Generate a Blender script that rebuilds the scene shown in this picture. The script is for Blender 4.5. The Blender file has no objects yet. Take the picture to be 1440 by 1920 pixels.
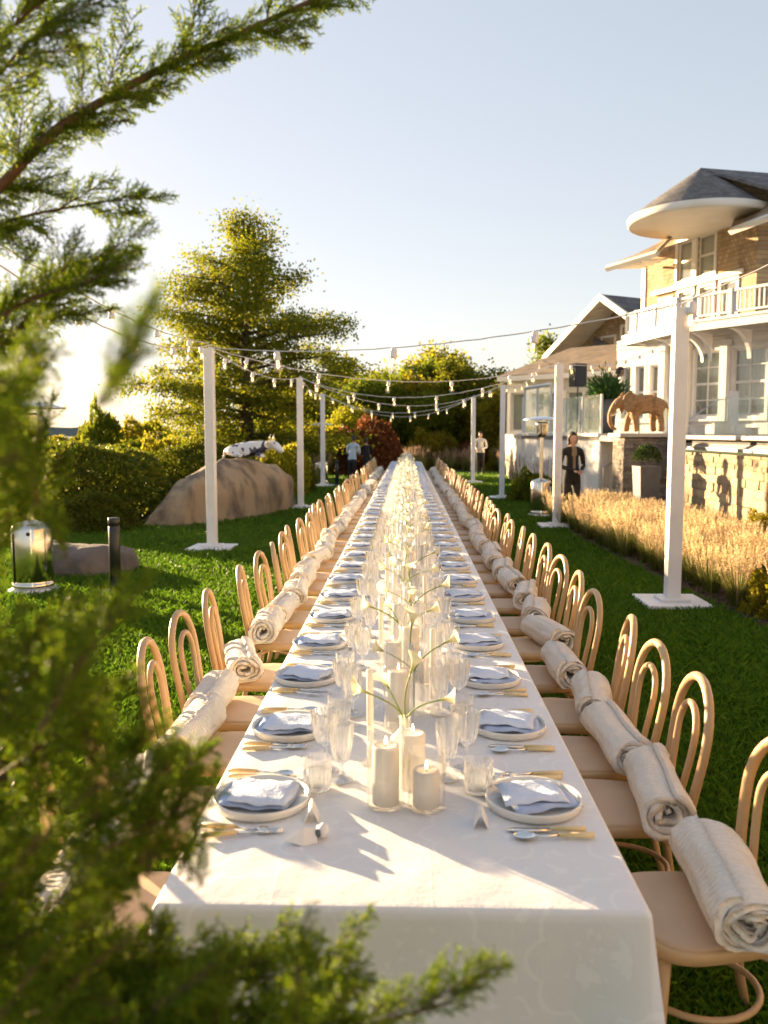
import bpy, bmesh, math, random
import numpy as np
from mathutils import Vector, Matrix

R = math.radians
random.seed(7)
RNG = np.random.default_rng(11)
scene = bpy.context.scene
COL = scene.collection

# ------------------------------------------------------------------ camera
CAM_H = 1.79
FPX = 1600.0                      # focal length in pixels of the 1440 x 1920 photograph
YAW, PITCH = math.atan(42 / FPX), math.atan(149 / FPX)
cam = bpy.data.cameras.new('camera')
cam.sensor_fit = 'HORIZONTAL'
cam.sensor_width = 24.0
cam.lens = 24.0 * FPX / 1440
cam.clip_start, cam.clip_end = 0.05, 20000
cam.dof.use_dof = True
cam.dof.focus_distance = 4.4
cam.dof.aperture_fstop = 2.8
camo = bpy.data.objects.new('camera', cam)
COL.objects.link(camo)
camo.location = (0, 0, CAM_H)
camo.rotation_euler = (math.pi / 2 - PITCH, 0, YAW)
scene.camera = camo

# ------------------------------------------------------------------ sky, sun, exposure
SUN_EL, SUN_AZ = R(8.8), R(47)    # azimuth measured to the left of +Y
w = bpy.data.worlds.new('World')
scene.world = w
w.use_nodes = True
nt = w.node_tree
sky = nt.nodes.new('ShaderNodeTexSky')
sky.sky_type = 'NISHITA'
sky.sun_disc = False
sky.sun_elevation = SUN_EL
sky.sun_rotation = -SUN_AZ
sky.air_density = 1.0
sky.dust_density = 0.5
sky.ozone_density = 2.2
bg = nt.nodes['Background']
bg.inputs['Strength'].default_value = 0.122
haze_curve = nt.nodes.new('ShaderNodeGamma')      # evening haze evens the sky out, the same all round
haze_curve.inputs['Gamma'].default_value = 0.42
nt.links.new(sky.outputs[0], haze_curve.inputs['Color'])
nt.links.new(haze_curve.outputs[0], bg.inputs['Color'])

sun = bpy.data.lights.new('sun', 'SUN')
sun.energy = 5.0
sun.angle = R(0.6)
sun.color = (1.0, 0.79, 0.47)
suno = bpy.data.objects.new('sun', sun)
COL.objects.link(suno)
sdir = Vector((-math.sin(SUN_AZ) * math.cos(SUN_EL), math.cos(SUN_AZ) * math.cos(SUN_EL), math.sin(SUN_EL)))
suno.rotation_euler = (-sdir).to_track_quat('-Z', 'Y').to_euler()

vs = scene.view_settings
vs.view_transform = 'Standard'
vs.look = 'None'
vs.exposure = 2.22
vs.gamma = 1.0
vs.use_white_balance = True
vs.white_balance_temperature = 7150
vs.white_balance_tint = 19
vs.use_curve_mapping = False
scene.render.engine = 'CYCLES'
cy = scene.cycles
cy.use_denoising = True
cy.max_bounces = 16
cy.diffuse_bounces = 4
cy.glossy_bounces = 4
cy.transmission_bounces = 14
cy.transparent_max_bounces = 96
cy.caustics_reflective = False
cy.caustics_refractive = False
cy.sample_clamp_indirect = 6.0

# ------------------------------------------------------------------ helpers
def ordinal(n):
    small = ['zeroth', 'first', 'second', 'third', 'fourth', 'fifth', 'sixth', 'seventh', 'eighth', 'ninth', 'tenth',
             'eleventh', 'twelfth', 'thirteenth', 'fourteenth', 'fifteenth', 'sixteenth', 'seventeenth', 'eighteenth', 'nineteenth']
    if n < 20: return small[n]
    tens = {2: ('twenty', 'twentieth'), 3: ('thirty', 'thirtieth'), 4: ('forty', 'fortieth'), 5: ('fifty', 'fiftieth'), 6: ('sixty', 'sixtieth')}
    a, b = divmod(n, 10)
    return tens[a][1] if b == 0 else tens[a][0] + '-' + small[b]

_cf = Vector((-math.sin(YAW) * math.cos(PITCH), math.cos(YAW) * math.cos(PITCH), -math.sin(PITCH)))
_cr = Vector((math.cos(YAW), math.sin(YAW), 0))
_cu = _cr.cross(_cf)
def on_ray(px, py, y):            # the world point at distance y ahead seen at photo pixel px, py
    d = _cf + _cr * ((px - 720) / FPX) - _cu * ((py - 960) / FPX)
    return Vector((0, 0, CAM_H)) + d * (y / d.y)

def tag(o, label=None, cat=None, group=None, kind=None):
    if label: o['label'] = label
    if cat: o['category'] = cat
    if group: o['group'] = group
    if kind: o['kind'] = kind
    return o

def empty(name, loc=(0, 0, 0), rz=0.0):
    o = bpy.data.objects.new(name, None)
    o.empty_display_size = 0.1
    o.location = loc
    o.rotation_euler = (0, 0, rz)
    COL.objects.link(o)
    return o

def link(name, mesh, parent=None, loc=None, rot=None, scale=None):
    o = bpy.data.objects.new(name, mesh)
    if parent is not None: o.parent = parent
    if loc is not None: o.location = loc
    if rot is not None: o.rotation_euler = rot
    if scale is not None: o.scale = scale if hasattr(scale, '__len__') else (scale,) * 3
    COL.objects.link(o)
    return o

def copy_tree(o, parent=None):
    c = o.copy()
    COL.objects.link(c)
    if parent is not None: c.parent = parent
    for ch in list(o.children): copy_tree(ch, c)
    return c

class MB:
    """collects shapes into one mesh"""
    def __init__(s):
        s.v, s.f, s.m, s.mi = [], [], [], 0
    def add(s, vs, fs):
        b = len(s.v)
        s.v.extend([tuple(p) for p in vs])
        for f in fs:
            s.f.append(tuple(b + i for i in f)); s.m.append(s.mi)
        return s
    def box(s, c, d, rz=0.0, M=None, bev=0.0):
        x, y, z = d[0] / 2, d[1] / 2, d[2] / 2
        if bev > 0:
            bm = bmesh.new()
            bmesh.ops.create_cube(bm, size=1)
            bmesh.ops.scale(bm, vec=d, verts=bm.verts)
            bmesh.ops.bevel(bm, geom=list(bm.edges), offset=bev, segments=1, affect='EDGES')
            vs = [tuple(v.co) for v in bm.verts]
            bm.verts.index_update()
            fs = [tuple(v.index for v in f.verts) for f in bm.faces]
            bm.free()
        else:
            vs = [(-x, -y, -z), (x, -y, -z), (x, y, -z), (-x, y, -z), (-x, -y, z), (x, -y, z), (x, y, z), (-x, y, z)]
            fs = [(0, 3, 2, 1), (4, 5, 6, 7), (0, 1, 5, 4), (1, 2, 6, 5), (2, 3, 7, 6), (3, 0, 4, 7)]
        T = Matrix.Translation(c) @ (M if M is not None else Matrix.Rotation(rz, 4, 'Z'))
        return s.add([T @ Vector(p) for p in vs], fs)
    def prism(s, poly, z0, z1):      # poly (x, y) counter-clockwise
        n = len(poly)
        vs = [(p[0], p[1], z0) for p in poly] + [(p[0], p[1], z1) for p in poly]
        fs = [tuple(range(n))[::-1], tuple(range(n, 2 * n))] + [(i, (i + 1) % n, n + (i + 1) % n, n + i) for i in range(n)]
        return s.add(vs, fs)
    def slab(s, pts, nrm, th):       # a flat polygon pts given a thickness along nrm
        n = len(pts)
        nv = Vector(nrm) * th
        vs = [Vector(p) for p in pts] + [Vector(p) + nv for p in pts]
        fs = [tuple(range(n)), tuple(range(n, 2 * n))[::-1]] + [(i, n + i, n + (i + 1) % n, (i + 1) % n) for i in range(n)]
        return s.add(vs, fs)
    def tube(s, path, rad, n=8, closed=False, cap=True, flat=1.0):
        P = [Vector(p) for p in path]
        k = len(P)
        rr = rad if hasattr(rad, '__len__') else [rad] * k
        T = []
        for i in range(k):
            a = P[(i - 1) % k] if (closed or i > 0) else P[i]
            b = P[(i + 1) % k] if (closed or i < k - 1) else P[i]
            t = b - a
            T.append(t.normalized() if t.length > 1e-9 else Vector((0, 0, 1)))
        ref = Vector((0, 0, 1)) if abs(T[0].z) < .9 else Vector((1, 0, 0))
        u = T[0].cross(ref).normalized()
        vs = []
        for i in range(k):
            u = (u - T[i] * u.dot(T[i]))
            u = u.normalized() if u.length > 1e-9 else T[i].orthogonal().normalized()
            v = T[i].cross(u)
            for j in range(n):
                a = 2 * math.pi * j / n
                vs.append(P[i] + (u * math.cos(a) + v * math.sin(a) * flat) * rr[i])
        fs = []
        for i in range(k if closed else k - 1):
            for j in range(n):
                a, b = i * n + j, i * n + (j + 1) % n
                c, d = ((i + 1) % k) * n + (j + 1) % n, ((i + 1) % k) * n + j
                fs.append((a, b, c, d))
        if cap and not closed:
            fs.append(tuple(range(n))[::-1])
            fs.append(tuple((k - 1) * n + j for j in range(n)))
        return s.add(vs, fs)
    def lathe(s, prof, n=24, mod=None, c=(0, 0, 0), cap0=False, cap1=False):   # prof: (r, z)
        vs, k = [], len(prof)
        for i, (r, z) in enumerate(prof):
            for j in range(n):
                a = 2 * math.pi * j / n
                q = r * (mod(a, i) if mod else 1)
                vs.append((c[0] + q * math.cos(a), c[1] + q * math.sin(a), c[2] + z))
        fs = [(i * n + j, i * n + (j + 1) % n, (i + 1) * n + (j + 1) % n, (i + 1) * n + j) for i in range(k - 1) for j in range(n)]
        if cap0: fs.append(tuple(range(n))[::-1])
        if cap1: fs.append(tuple((k - 1) * n + j for j in range(n)))
        return s.add(vs, fs)
    def ball(s, c, r, n=12, m=8, noise=0.0):
        vs, fs = [], []
        r = r if hasattr(r, '__len__') else (r, r, r)
        for i in range(m + 1):
            ph = math.pi * i / m
            for j in range(n):
                a = 2 * math.pi * j / n
                q = 1 + noise * (random.random() - .5)
                vs.append((c[0] + r[0] * q * math.sin(ph) * math.cos(a), c[1] + r[1] * q * math.sin(ph) * math.sin(a), c[2] - r[2] * q * math.cos(ph)))
        for i in range(m):
            for j in range(n):
                fs.append((i * n + j, i * n + (j + 1) % n, (i + 1) * n + (j + 1) % n, (i + 1) * n + j))
        return s.add(vs, fs)
    def mesh(s, name, mats, smooth=False):
        me = bpy.data.meshes.new(name)
        me.from_pydata(s.v, [], s.f)
        for m in (mats if isinstance(mats, (list, tuple)) else [mats]): me.materials.append(m)
        if any(s.m): me.polygons.foreach_set('material_index', s.m)
        if smooth: me.polygons.foreach_set('use_smooth', [True] * len(s.f))
        me.validate(); me.update()
        return me
    def build(s, name, mats, parent=None, smooth=False, **kw):
        return link(name, s.mesh(name, mats, smooth), parent, **kw)

def quad_mesh(name, V, mats, mat_idx=None, smooth=False):
    """V: (N, 4, 3) float array of separate quads, built fast"""
    n = len(V)
    me = bpy.data.meshes.new(name)
    me.vertices.add(4 * n)
    me.vertices.foreach_set('co', np.ascontiguousarray(V, dtype=np.float32).ravel())
    me.loops.add(4 * n)
    me.loops.foreach_set('vertex_index', np.arange(4 * n, dtype=np.int32))
    me.polygons.add(n)
    me.polygons.foreach_set('loop_start', np.arange(0, 4 * n, 4, dtype=np.int32))
    me.polygons.foreach_set('loop_total', np.full(n, 4, dtype=np.int32))
    for m in (mats if isinstance(mats, (list, tuple)) else [mats]): me.materials.append(m)
    if mat_idx is not None: me.polygons.foreach_set('material_index', mat_idx.astype(np.int32))
    if smooth: me.polygons.foreach_set('use_smooth', np.ones(n, dtype=bool))
    me.update(calc_edges=True)
    return me

def unit(a): return a / np.maximum(np.linalg.norm(a, axis=1, keepdims=True), 1e-9)

def leaf_quads(P, D, L, W, rng=RNG, fold=.25):
    """folded diamond leaves at P growing along D"""
    n = len(P)
    D = unit(D)
    S = unit(np.cross(D, rng.normal(size=(n, 3))))
    N = np.cross(D, S)
    L = np.broadcast_to(np.asarray(L, float), (n,))[:, None]
    W = np.broadcast_to(np.asarray(W, float), (n,))[:, None]
    mid = P + D * L * .45
    return np.stack([P, mid + S * W + N * W * fold, P + D * L, mid - S * W + N * W * fold], axis=1)

# ------------------------------------------------------------------ materials
def mat(name, col, rough=.6, col2=None, scale=8.0, detail=4.0, bump=0.0, bscale=None, metal=0.0, spec=.5, sheen=0.0,
        transl=0.0, objrand=0.0, island=False, mix=(.35, .65), coords='Object', stretch=None, emit=None, subsurf=0.0, coat=0.0):
    m = bpy.data.materials.new(name)
    m.use_nodes = True
    t = m.node_tree
    N, L = t.nodes, t.links
    b = N['Principled BSDF']
    b.inputs['Base Color'].default_value = (*col, 1)
    b.inputs['Roughness'].default_value = rough
    b.inputs['Metallic'].default_value = metal
    b.inputs['Specular IOR Level'].default_value = spec
    b.inputs['Coat Weight'].default_value = coat
    if sheen: b.inputs['Sheen Weight'].default_value = sheen
    if subsurf:
        b.inputs['Subsurface Weight'].default_value = subsurf
        b.inputs['Subsurface Radius'].default_value = (.02, .012, .006)
        b.inputs['Subsurface Scale'].default_value = 1.0
    vec = None
    if col2 is not None or bump:
        tc = N.new('ShaderNodeTexCoord')
        vec = tc.outputs[coords]
        if stretch:
            mp = N.new('ShaderNodeMapping')
            mp.inputs['Scale'].default_value = stretch
            L.new(vec, mp.inputs['Vector']); vec = mp.outputs[0]
    csock = None
    if col2 is not None:
        if island:
            g = N.new('ShaderNodeNewGeometry'); fac = g.outputs['Random Per Island']
        else:
            n = N.new('ShaderNodeTexNoise')
            n.inputs['Scale'].default_value = scale
            n.inputs['Detail'].default_value = detail
            L.new(vec, n.inputs['Vector'])
            rmp = N.new('ShaderNodeMapRange')
            rmp.inputs[1].default_value, rmp.inputs[2].default_value = mix
            L.new(n.outputs['Fac'], rmp.inputs[0]); fac = rmp.outputs[0]
        mx = N.new('ShaderNodeMix'); mx.data_type = 'RGBA'
        mx.inputs['A'].default_value = (*col, 1); mx.inputs['B'].default_value = (*col2, 1)
        L.new(fac, mx.inputs['Factor']); csock = mx.outputs['Result']
    if objrand:
        oi = N.new('ShaderNodeObjectInfo')
        hs = N.new('ShaderNodeHueSaturation')
        mr = N.new('ShaderNodeMapRange')
        mr.inputs[3].default_value, mr.inputs[4].default_value = 1 - objrand, 1 + objrand
        L.new(oi.outputs['Random'], mr.inputs[0]); L.new(mr.outputs[0], hs.inputs['Value'])
        mr2 = N.new('ShaderNodeMapRange')
        mr2.inputs[3].default_value, mr2.inputs[4].default_value = .5 - objrand * .08, .5 + objrand * .06
        L.new(oi.outputs['Random'], mr2.inputs[0]); L.new(mr2.outputs[0], hs.inputs['Hue'])
        if csock: L.new(csock, hs.inputs['Color'])
        else: hs.inputs['Color'].default_value = (*col, 1)
        csock = hs.outputs[0]
    if csock: L.new(csock, b.inputs['Base Color'])
    if bump:
        n2 = N.new('ShaderNodeTexNoise')
        n2.inputs['Scale'].default_value = bscale or scale * 3
        n2.inputs['Detail'].default_value = 5
        L.new(vec, n2.inputs['Vector'])
        bp = N.new('ShaderNodeBump')
        bp.inputs['Strength'].default_value = bump
        bp.inputs['Distance'].default_value = .02
        L.new(n2.outputs['Fac'], bp.inputs['Height']); L.new(bp.outputs[0], b.inputs['Normal'])
    if transl:
        tr = N.new('ShaderNodeBsdfTranslucent')
        tr.inputs['Color'].default_value = (*col, 1)
        if csock: L.new(csock, tr.inputs['Color'])
        ms = N.new('ShaderNodeMixShader'); ms.inputs[0].default_value = transl
        L.new(b.outputs[0], ms.inputs[1]); L.new(tr.outputs[0], ms.inputs[2])
        L.new(ms.outputs[0], N['Material Output'].inputs['Surface'])
    if emit:
        b.inputs['Emission Color'].default_value = (*emit[0], 1)
        b.inputs['Emission Strength'].default_value = emit[1]
    return m

def shingle_mat(name, c1, c2, gap, wid, hgt, sx=.3, sy=-1.0):
    """courses of wooden shingles: each shingle its own tone, a dark line and a step at every course"""
    m = bpy.data.materials.new(name); m.use_nodes = True
    N, L = m.node_tree.nodes, m.node_tree.links
    b = N['Principled BSDF']; b.inputs['Roughness'].default_value = .88
    tc = N.new('ShaderNodeTexCoord'); sp_ = N.new('ShaderNodeSeparateXYZ'); L.new(tc.outputs['Object'], sp_.inputs[0])
    a = N.new('ShaderNodeMath'); a.operation = 'MULTIPLY'; a.inputs[1].default_value = sx; L.new(sp_.outputs[0], a.inputs[0])
    c = N.new('ShaderNodeMath'); c.operation = 'MULTIPLY_ADD'; c.inputs[1].default_value = sy; L.new(sp_.outputs[1], c.inputs[0]); L.new(a.outputs[0], c.inputs[2])
    cb = N.new('ShaderNodeCombineXYZ'); L.new(c.outputs[0], cb.inputs[0]); L.new(sp_.outputs[2], cb.inputs[1])
    br = N.new('ShaderNodeTexBrick'); br.inputs['Scale'].default_value = 1.0
    br.inputs['Brick Width'].default_value = wid; br.inputs['Row Height'].default_value = hgt; br.inputs['Mortar Size'].default_value = .007; br.inputs['Mortar Smooth'].default_value = .3
    br.inputs['Color1'].default_value = (*c1, 1); br.inputs['Color2'].default_value = (*c2, 1); br.inputs['Mortar'].default_value = (*gap, 1)
    L.new(cb.outputs[0], br.inputs['Vector'])
    nz = N.new('ShaderNodeTexNoise'); nz.inputs['Scale'].default_value = 1.6; nz.inputs['Detail'].default_value = 6; L.new(tc.outputs['Object'], nz.inputs['Vector'])
    mr = N.new('ShaderNodeMapRange'); mr.inputs[1].default_value = .3; mr.inputs[2].default_value = .7; mr.inputs[3].default_value = .72; mr.inputs[4].default_value = 1.22; L.new(nz.outputs['Fac'], mr.inputs[0])
    mu = N.new('ShaderNodeVectorMath'); mu.operation = 'SCALE'; L.new(br.outputs['Color'], mu.inputs[0]); L.new(mr.outputs[0], mu.inputs['Scale']); L.new(mu.outputs[0], b.inputs['Base Color'])
    inv = N.new('ShaderNodeMath'); inv.operation = 'SUBTRACT'; inv.inputs[0].default_value = 1.0; L.new(br.outputs['Fac'], inv.inputs[1])
    bp = N.new('ShaderNodeBump'); bp.inputs['Strength'].default_value = .7; bp.inputs['Distance'].default_value = .02; L.new(inv.outputs[0], bp.inputs['Height']); L.new(bp.outputs[0], b.inputs['Normal'])
    return m

def glass_mat(name, tint=(1, 1, 1), milk=0.0, rough=.02, ior=1.5, ribs=0.0):
    """thin clear glass: see-through with Fresnel reflection, so sunlight passes it"""
    m = bpy.data.materials.new(name)
    m.use_nodes = True
    N, L = m.node_tree.nodes, m.node_tree.links
    N.remove(N['Principled BSDF'])
    tr = N.new('ShaderNodeBsdfTransparent'); tr.inputs[0].default_value = (*tint, 1)
    gl = N.new('ShaderNodeBsdfGlossy'); gl.inputs['Roughness'].default_value = rough
    # Schlick's approximation, the same from both sides of the thin wall
    f0 = ((ior - 1) / (ior + 1)) ** 2
    lw = N.new('ShaderNodeLayerWeight'); lw.inputs[0].default_value = .5
    pw = N.new('ShaderNodeMath'); pw.operation = 'POWER'; pw.inputs[1].default_value = 5.0; L.new(lw.outputs['Facing'], pw.inputs[0])
    fr = N.new('ShaderNodeMath'); fr.operation = 'MULTIPLY_ADD'; fr.inputs[1].default_value = 1 - f0; fr.inputs[2].default_value = f0; L.new(pw.outputs[0], fr.inputs[0])
    ms = N.new('ShaderNodeMixShader')
    L.new(fr.outputs[0], ms.inputs[0]); L.new(tr.outputs[0], ms.inputs[1]); L.new(gl.outputs[0], ms.inputs[2])
    out = ms.outputs[0]
    if milk:
        tl = N.new('ShaderNodeBsdfTranslucent'); tl.inputs[0].default_value = (.95, .95, .93, 1)
        df = N.new('ShaderNodeBsdfDiffuse'); df.inputs[0].default_value = (.9, .9, .88, 1)
        m1 = N.new('ShaderNodeMixShader'); m1.inputs[0].default_value = .5
        L.new(tl.outputs[0], m1.inputs[1]); L.new(df.outputs[0], m1.inputs[2])
        m2 = N.new('ShaderNodeMixShader'); m2.inputs[0].default_value = milk
        L.new(out, m2.inputs[1]); L.new(m1.outputs[0], m2.inputs[2]); out = m2.outputs[0]
    L.new(out, N['Material Output'].inputs['Surface'])
    return m

def crystal_mat(name, clear=.42, ior=1.45):
    """cut crystal: real refraction, blended with plain see-through so that daylight still passes"""
    m = bpy.data.materials.new(name); m.use_nodes = True
    N, L = m.node_tree.nodes, m.node_tree.links
    N.remove(N['Principled BSDF'])
    g = N.new('ShaderNodeBsdfGlass'); g.inputs['Roughness'].default_value = .0; g.inputs['IOR'].default_value = ior
    t = N.new('ShaderNodeBsdfTransparent')
    ms = N.new('ShaderNodeMixShader'); ms.inputs[0].default_value = clear
    L.new(g.outputs[0], ms.inputs[1]); L.new(t.outputs[0], ms.inputs[2]); L.new(ms.outputs[0], N['Material Output'].inputs['Surface'])
    return m

M = {}
M['crystal'] = crystal_mat('cut_crystal')
M['white_paint'] = mat('white_paint', (.80, .78, .75), .5, (.72, .70, .68), 3, bump=.03)
M['post_paint'] = mat('post_paint', (.80, .79, .78), .45, (.70, .69, .68), 2.5, bump=.04, bscale=30)
M['lawn'] = mat('lawn', (.04, .09, .010), .9, (.065, .105, .016), 1.2, bump=.5, bscale=60)
M['blade'] = mat('grass_blade', (.055, .145, .010), .5, (.14, .25, .018), island=True, transl=.45, spec=.3)
M['mulch'] = mat('mulch', (.045, .026, .016), .95, (.11, .07, .045), 14, bump=1.0, bscale=50)
M['sea'] = mat('sea', (.10, .14, .17), .25, (.14, .18, .2), .02, bump=.2, bscale=.5)
M['bark'] = mat('bark', (.10, .065, .042), .9, (.05, .033, .022), 9, bump=.9, bscale=30, stretch=(1, 1, .25))
M['pole_metal'] = mat('steel', (.62, .61, .58), .22, (.52, .5, .47), 6, metal=1.0)
M['heater_steel'] = mat('heater_steel', (.66, .62, .55), .16, metal=1.0)
M['aluminium'] = mat('aluminium', (.72, .74, .77), .3, metal=1.0)
M['black'] = mat('black_metal', (.012, .012, .013), .35, (.02, .02, .02), 6)
M['glass'] = glass_mat('clear_glass', milk=.03, ior=1.6)
M['ribglass'] = glass_mat('ribbed_glass', milk=.055, rough=.03, ior=1.75)  # white mixed in imitates light scattered by the ribs
M['panelglass'] = glass_mat('panel_glass', (.90, .95, .93), milk=.10)

# ================================================================== the ground
def sheet(name, poly, z, m, kind='structure'):
    mb = MB(); mb.add([(x, y, z) for x, y in poly], [tuple(range(len(poly)))])
    return tag(mb.build(name, m), kind=kind)
def lumpy_ground():
    mb = MB()
    xs = np.linspace(-70, 70, 71); ys = np.linspace(-12, 90, 52)
    vs = [(x, y, -.02 - .02 * math.sin(x * 1.3 + y * .7) * .3) for y in ys for x in xs]
    n = len(xs)
    fs = [(j * n + i, j * n + i + 1, (j + 1) * n + i + 1, (j + 1) * n + i) for j in range(len(ys) - 1) for i in range(n - 1)]
    mb.add(vs, fs)
    return mb
tag(lumpy_ground().build('ground', M['lawn'], smooth=True), kind='structure')
sheet('sea', [(-9000, 85), (9000, 85), (9000, 14000), (-9000, 14000)], -5.0, M['sea'])
# headland beyond the water on the left
hb = MB()
hp = [(-900 + i * 40, 1500 + 60 * math.sin(i * .9), 9 + 8 * math.sin(i * .37) + 4 * math.sin(i * 1.7)) for i in range(46)]
hb.add([(x, y, -6) for x, y, z in hp] + [(x, y + 60, z) for x, y, z in hp] + [(x, y + 300, -6) for x, y, z in hp],
       [(i, i + 1, 46 + i + 1, 46 + i) for i in range(45)] + [(46 + i, 47 + i, 92 + i + 1, 92 + i) for i in range(45)])
M['far_land'] = mat('far_land', (.10, .12, .11), .95, (.14, .15, .12), .02)
tag(hb.build('hills', M['far_land']), kind='structure')
# planting bed of bark mulch along the house side
bed = [(3.40, 5.0), (3.28, 7.0), (3.18, 9.0), (3.02, 12), (2.93, 15), (3.0, 17.2), (5.36, 17.4), (5.38, 12), (5.38, 5.0)]
sheet('planting_bed', bed, .012, M['mulch'])
# chips of bark, uncountable
n = 9000
P = np.stack([RNG.uniform(3.2, 5.36, n), RNG.uniform(5.2, 12, n), RNG.uniform(.012, .03, n)], 1)
keep = P[:, 0] > 3.24 - .03 * (P[:, 1] - 7)
P = P[keep]
D = RNG.normal(size=P.shape); D[:, 2] *= .25
M['chip'] = mat('bark_chip', (.05, .03, .018), .9, (.16, .10, .06), island=True)
tag(link('bark_chips', quad_mesh('bark_chips', leaf_quads(P, D, RNG.uniform(.02, .06, len(P)), .012), M['chip'])),
    'brown bark chips scattered over the planting bed', 'mulch', kind='stuff')

# ------------------------------------------------------------------ lawn grass, one uncountable mass
FEET = [(-2.95, 5.75, .34), (-2.98, 12.95, .34), (-2.5, 20.1, .34), (-2.78, 28.4, .34), (2.78, 8.88, .34), (2.86, 16.25, .34), (2.60, 23.3, .34), (2.38, 30.6, .34), (2.88, 18.3, .2), (-4.2, 9.4, .2), (-3.27, 9.41, .1)]
def grass_field(N):
    y = np.exp(RNG.uniform(np.log(1.3), np.log(38), N))
    x = RNG.uniform(-.62, .56, N) * y * 1.0 + RNG.uniform(-1.0, 1.0, N)
    edge = np.interp(y, [5, 7, 9, 12, 15, 17.2, 18, 40], [3.42, 3.30, 3.20, 3.04, 2.95, 3.02, 3.3, 5.5])
    ok = (x < edge - .02 + RNG.normal(0, .03, N)) & ~((np.abs(x) < .45) & (y > 1.9) & (y < 30)) & (x > -9)
    for fx, fy, fr_ in FEET: ok &= (np.maximum(np.abs(x - fx), np.abs(y - fy)) > fr_)
    x, y = x[ok], y[ok]
    n = len(x)
    h = (.040 + .040 * RNG.random(n) ** 2) * (1 + .25 * np.sin(x * 2.1) * np.sin(y * 1.7)) * np.minimum(1 + y * .012, 1.3)
    wd = .0020 * (1 + y * .20)
    ang = RNG.uniform(0, 2 * np.pi, n)
    S = np.stack([np.cos(ang), np.sin(ang), np.zeros(n)], 1)
    lean = RNG.normal(size=(n, 2)) * .45
    base = np.stack([x, y, np.full(n, -.02)], 1)
    mid = base + np.stack([lean[:, 0] * h * .3, lean[:, 1] * h * .3, h * .6 + .015], 1)
    tip = base + np.stack([lean[:, 0] * h, lean[:, 1] * h, h + .015], 1)
    W = wd[:, None]
    V = np.stack([base - S * W, base + S * W, mid + S * W * .8, tip], 1)
    return V
tag(link('lawn_grass', quad_mesh('lawn_grass', grass_field(680000), M['blade'])), 'short green lawn around the long table', 'grass', kind='stuff')

# ================================================================== posts and festoon lights
def make_post():
    t = empty('light_post')
    mb = MB(); mb.box((0, 0, 1.55), (.14, .14, 3.0), bev=.006); mb.build('shaft', M['post_paint'], t)
    mb = MB(); mb.box((0, 0, .03), (.66, .66, .04), bev=.006); mb.build('base_plate', M['post_paint'], t)
    mb = MB(); mb.box((0, 0, .065), (.30, .30, .03), bev=.006); mb.build('foot_block', M['post_paint'], t)
    mb = MB(); mb.tube([(.0, 0, 3.05), (.0, 0, 3.09), (.02, 0, 3.11), (.05, 0, 3.10)], .008, 6); mb.build('hook', M['pole_metal'], t)
    return t
POSTS_L = [(-2.95, 5.75), (-2.98, 12.95), (-2.5, 20.1), (-2.78, 28.4)]
POSTS_R = [(2.78, 8.88), (2.86, 16.25), (2.60, 23.3), (2.38, 30.6)]
post0 = make_post()
first = True
for side, lst in (('lawn', POSTS_L), ('house', POSTS_R)):
    for i, (x, y) in enumerate(lst):
        o = post0 if first else copy_tree(post0)
        first = False
        o.location = (x, y, 0); o.rotation_euler = (0, 0, R(random.uniform(-4, 4)))
        tag(o, f'white square light post, {ordinal(i + 1)} from the near end, ' + ('house side of the table' if side == 'house' else 'sea side of the table'),
            'post', 'white posts carrying the festoon lights')

M['wire'] = mat('cable_white', (.62, .60, .58), .6)
M['socket'] = mat('socket_white', (.72, .70, .67), .45)
M['bulbglass'] = glass_mat('bulb_glass', (.99, .97, .93), milk=.025)
M['filament'] = mat('filament', (.9, .5, .2), .5, emit=((1.0, .62, .28), 3.0))
sk = MB()
sk.lathe([(.012, 0), (.026, -.008), (.031, -.03), (.031, -.06), (.034, -.062), (.034, -.085), (.028, -.10)], 12, cap0=True, cap1=True)
SOCKET = sk.mesh('socket', M['socket'], True)
bb = MB()
bb.lathe([(.022, -.098), (.024, -.112), (.036, -.135), (.044, -.16), (.044, -.178), (.036, -.202), (.018, -.216), (.002, -.219)], 14)
BULB = bb.mesh('bulb', M['bulbglass'], True)
fb = MB()
fb.tube([(-.008, 0, -.10), (-.014, 0, -.16), (0, .006, -.175), (.014, 0, -.16), (.008, 0, -.10)], .0022, 5)
FILA = fb.mesh('filament', M['filament'])

def festoon(a, b, sag, ts, label, bs=.95):
    a, b = Vector(a), Vector(b)
    root = empty('string_light', a)
    tag(root, label, 'string light', 'festoon lights strung between the posts')
    def at(t): return a.lerp(b, t) + Vector((0, 0, -sag * 4 * t * (1 - t)))
    mb = MB()
    mb.tube([at(i / 36) + Vector((0, 0, .004 * math.sin(i * 2.3))) - a for i in range(37)], .0075, 6)
    mb.build('cable', M['wire'], root)
    for t in ts:
        p = at(t) - a
        rx, ry = random.uniform(-.18, .18), random.uniform(-.18, .18)
        s = link('socket', SOCKET, root, p, (rx, ry, random.random() * 6), bs)
        link('bulb', BULB, s)
        link('filament', FILA, s)
def top(p, dz=0.0): return (p[0], p[1], 3.07 + dz)
even = lambda n, o=.5: [(i + o) / n for i in range(n)]
L, RR = POSTS_L, POSTS_R
festoon(top(L[1]), top(RR[0], .02), .22, [.20, .49, .77, 1.015], 'festoon string from first sea-side post in view to nearest house-side post', 1.4)
festoon(top(RR[0], .02), (6.2, 4.2, 4.9), .10, [.3, .6, .9], 'festoon string leaving the nearest house-side post towards the house', 1.4)
festoon(top(L[0]), top(L[1], .03), .28, [.28, .50, .72, .93], 'lower festoon string between the two nearest sea-side posts')
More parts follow.
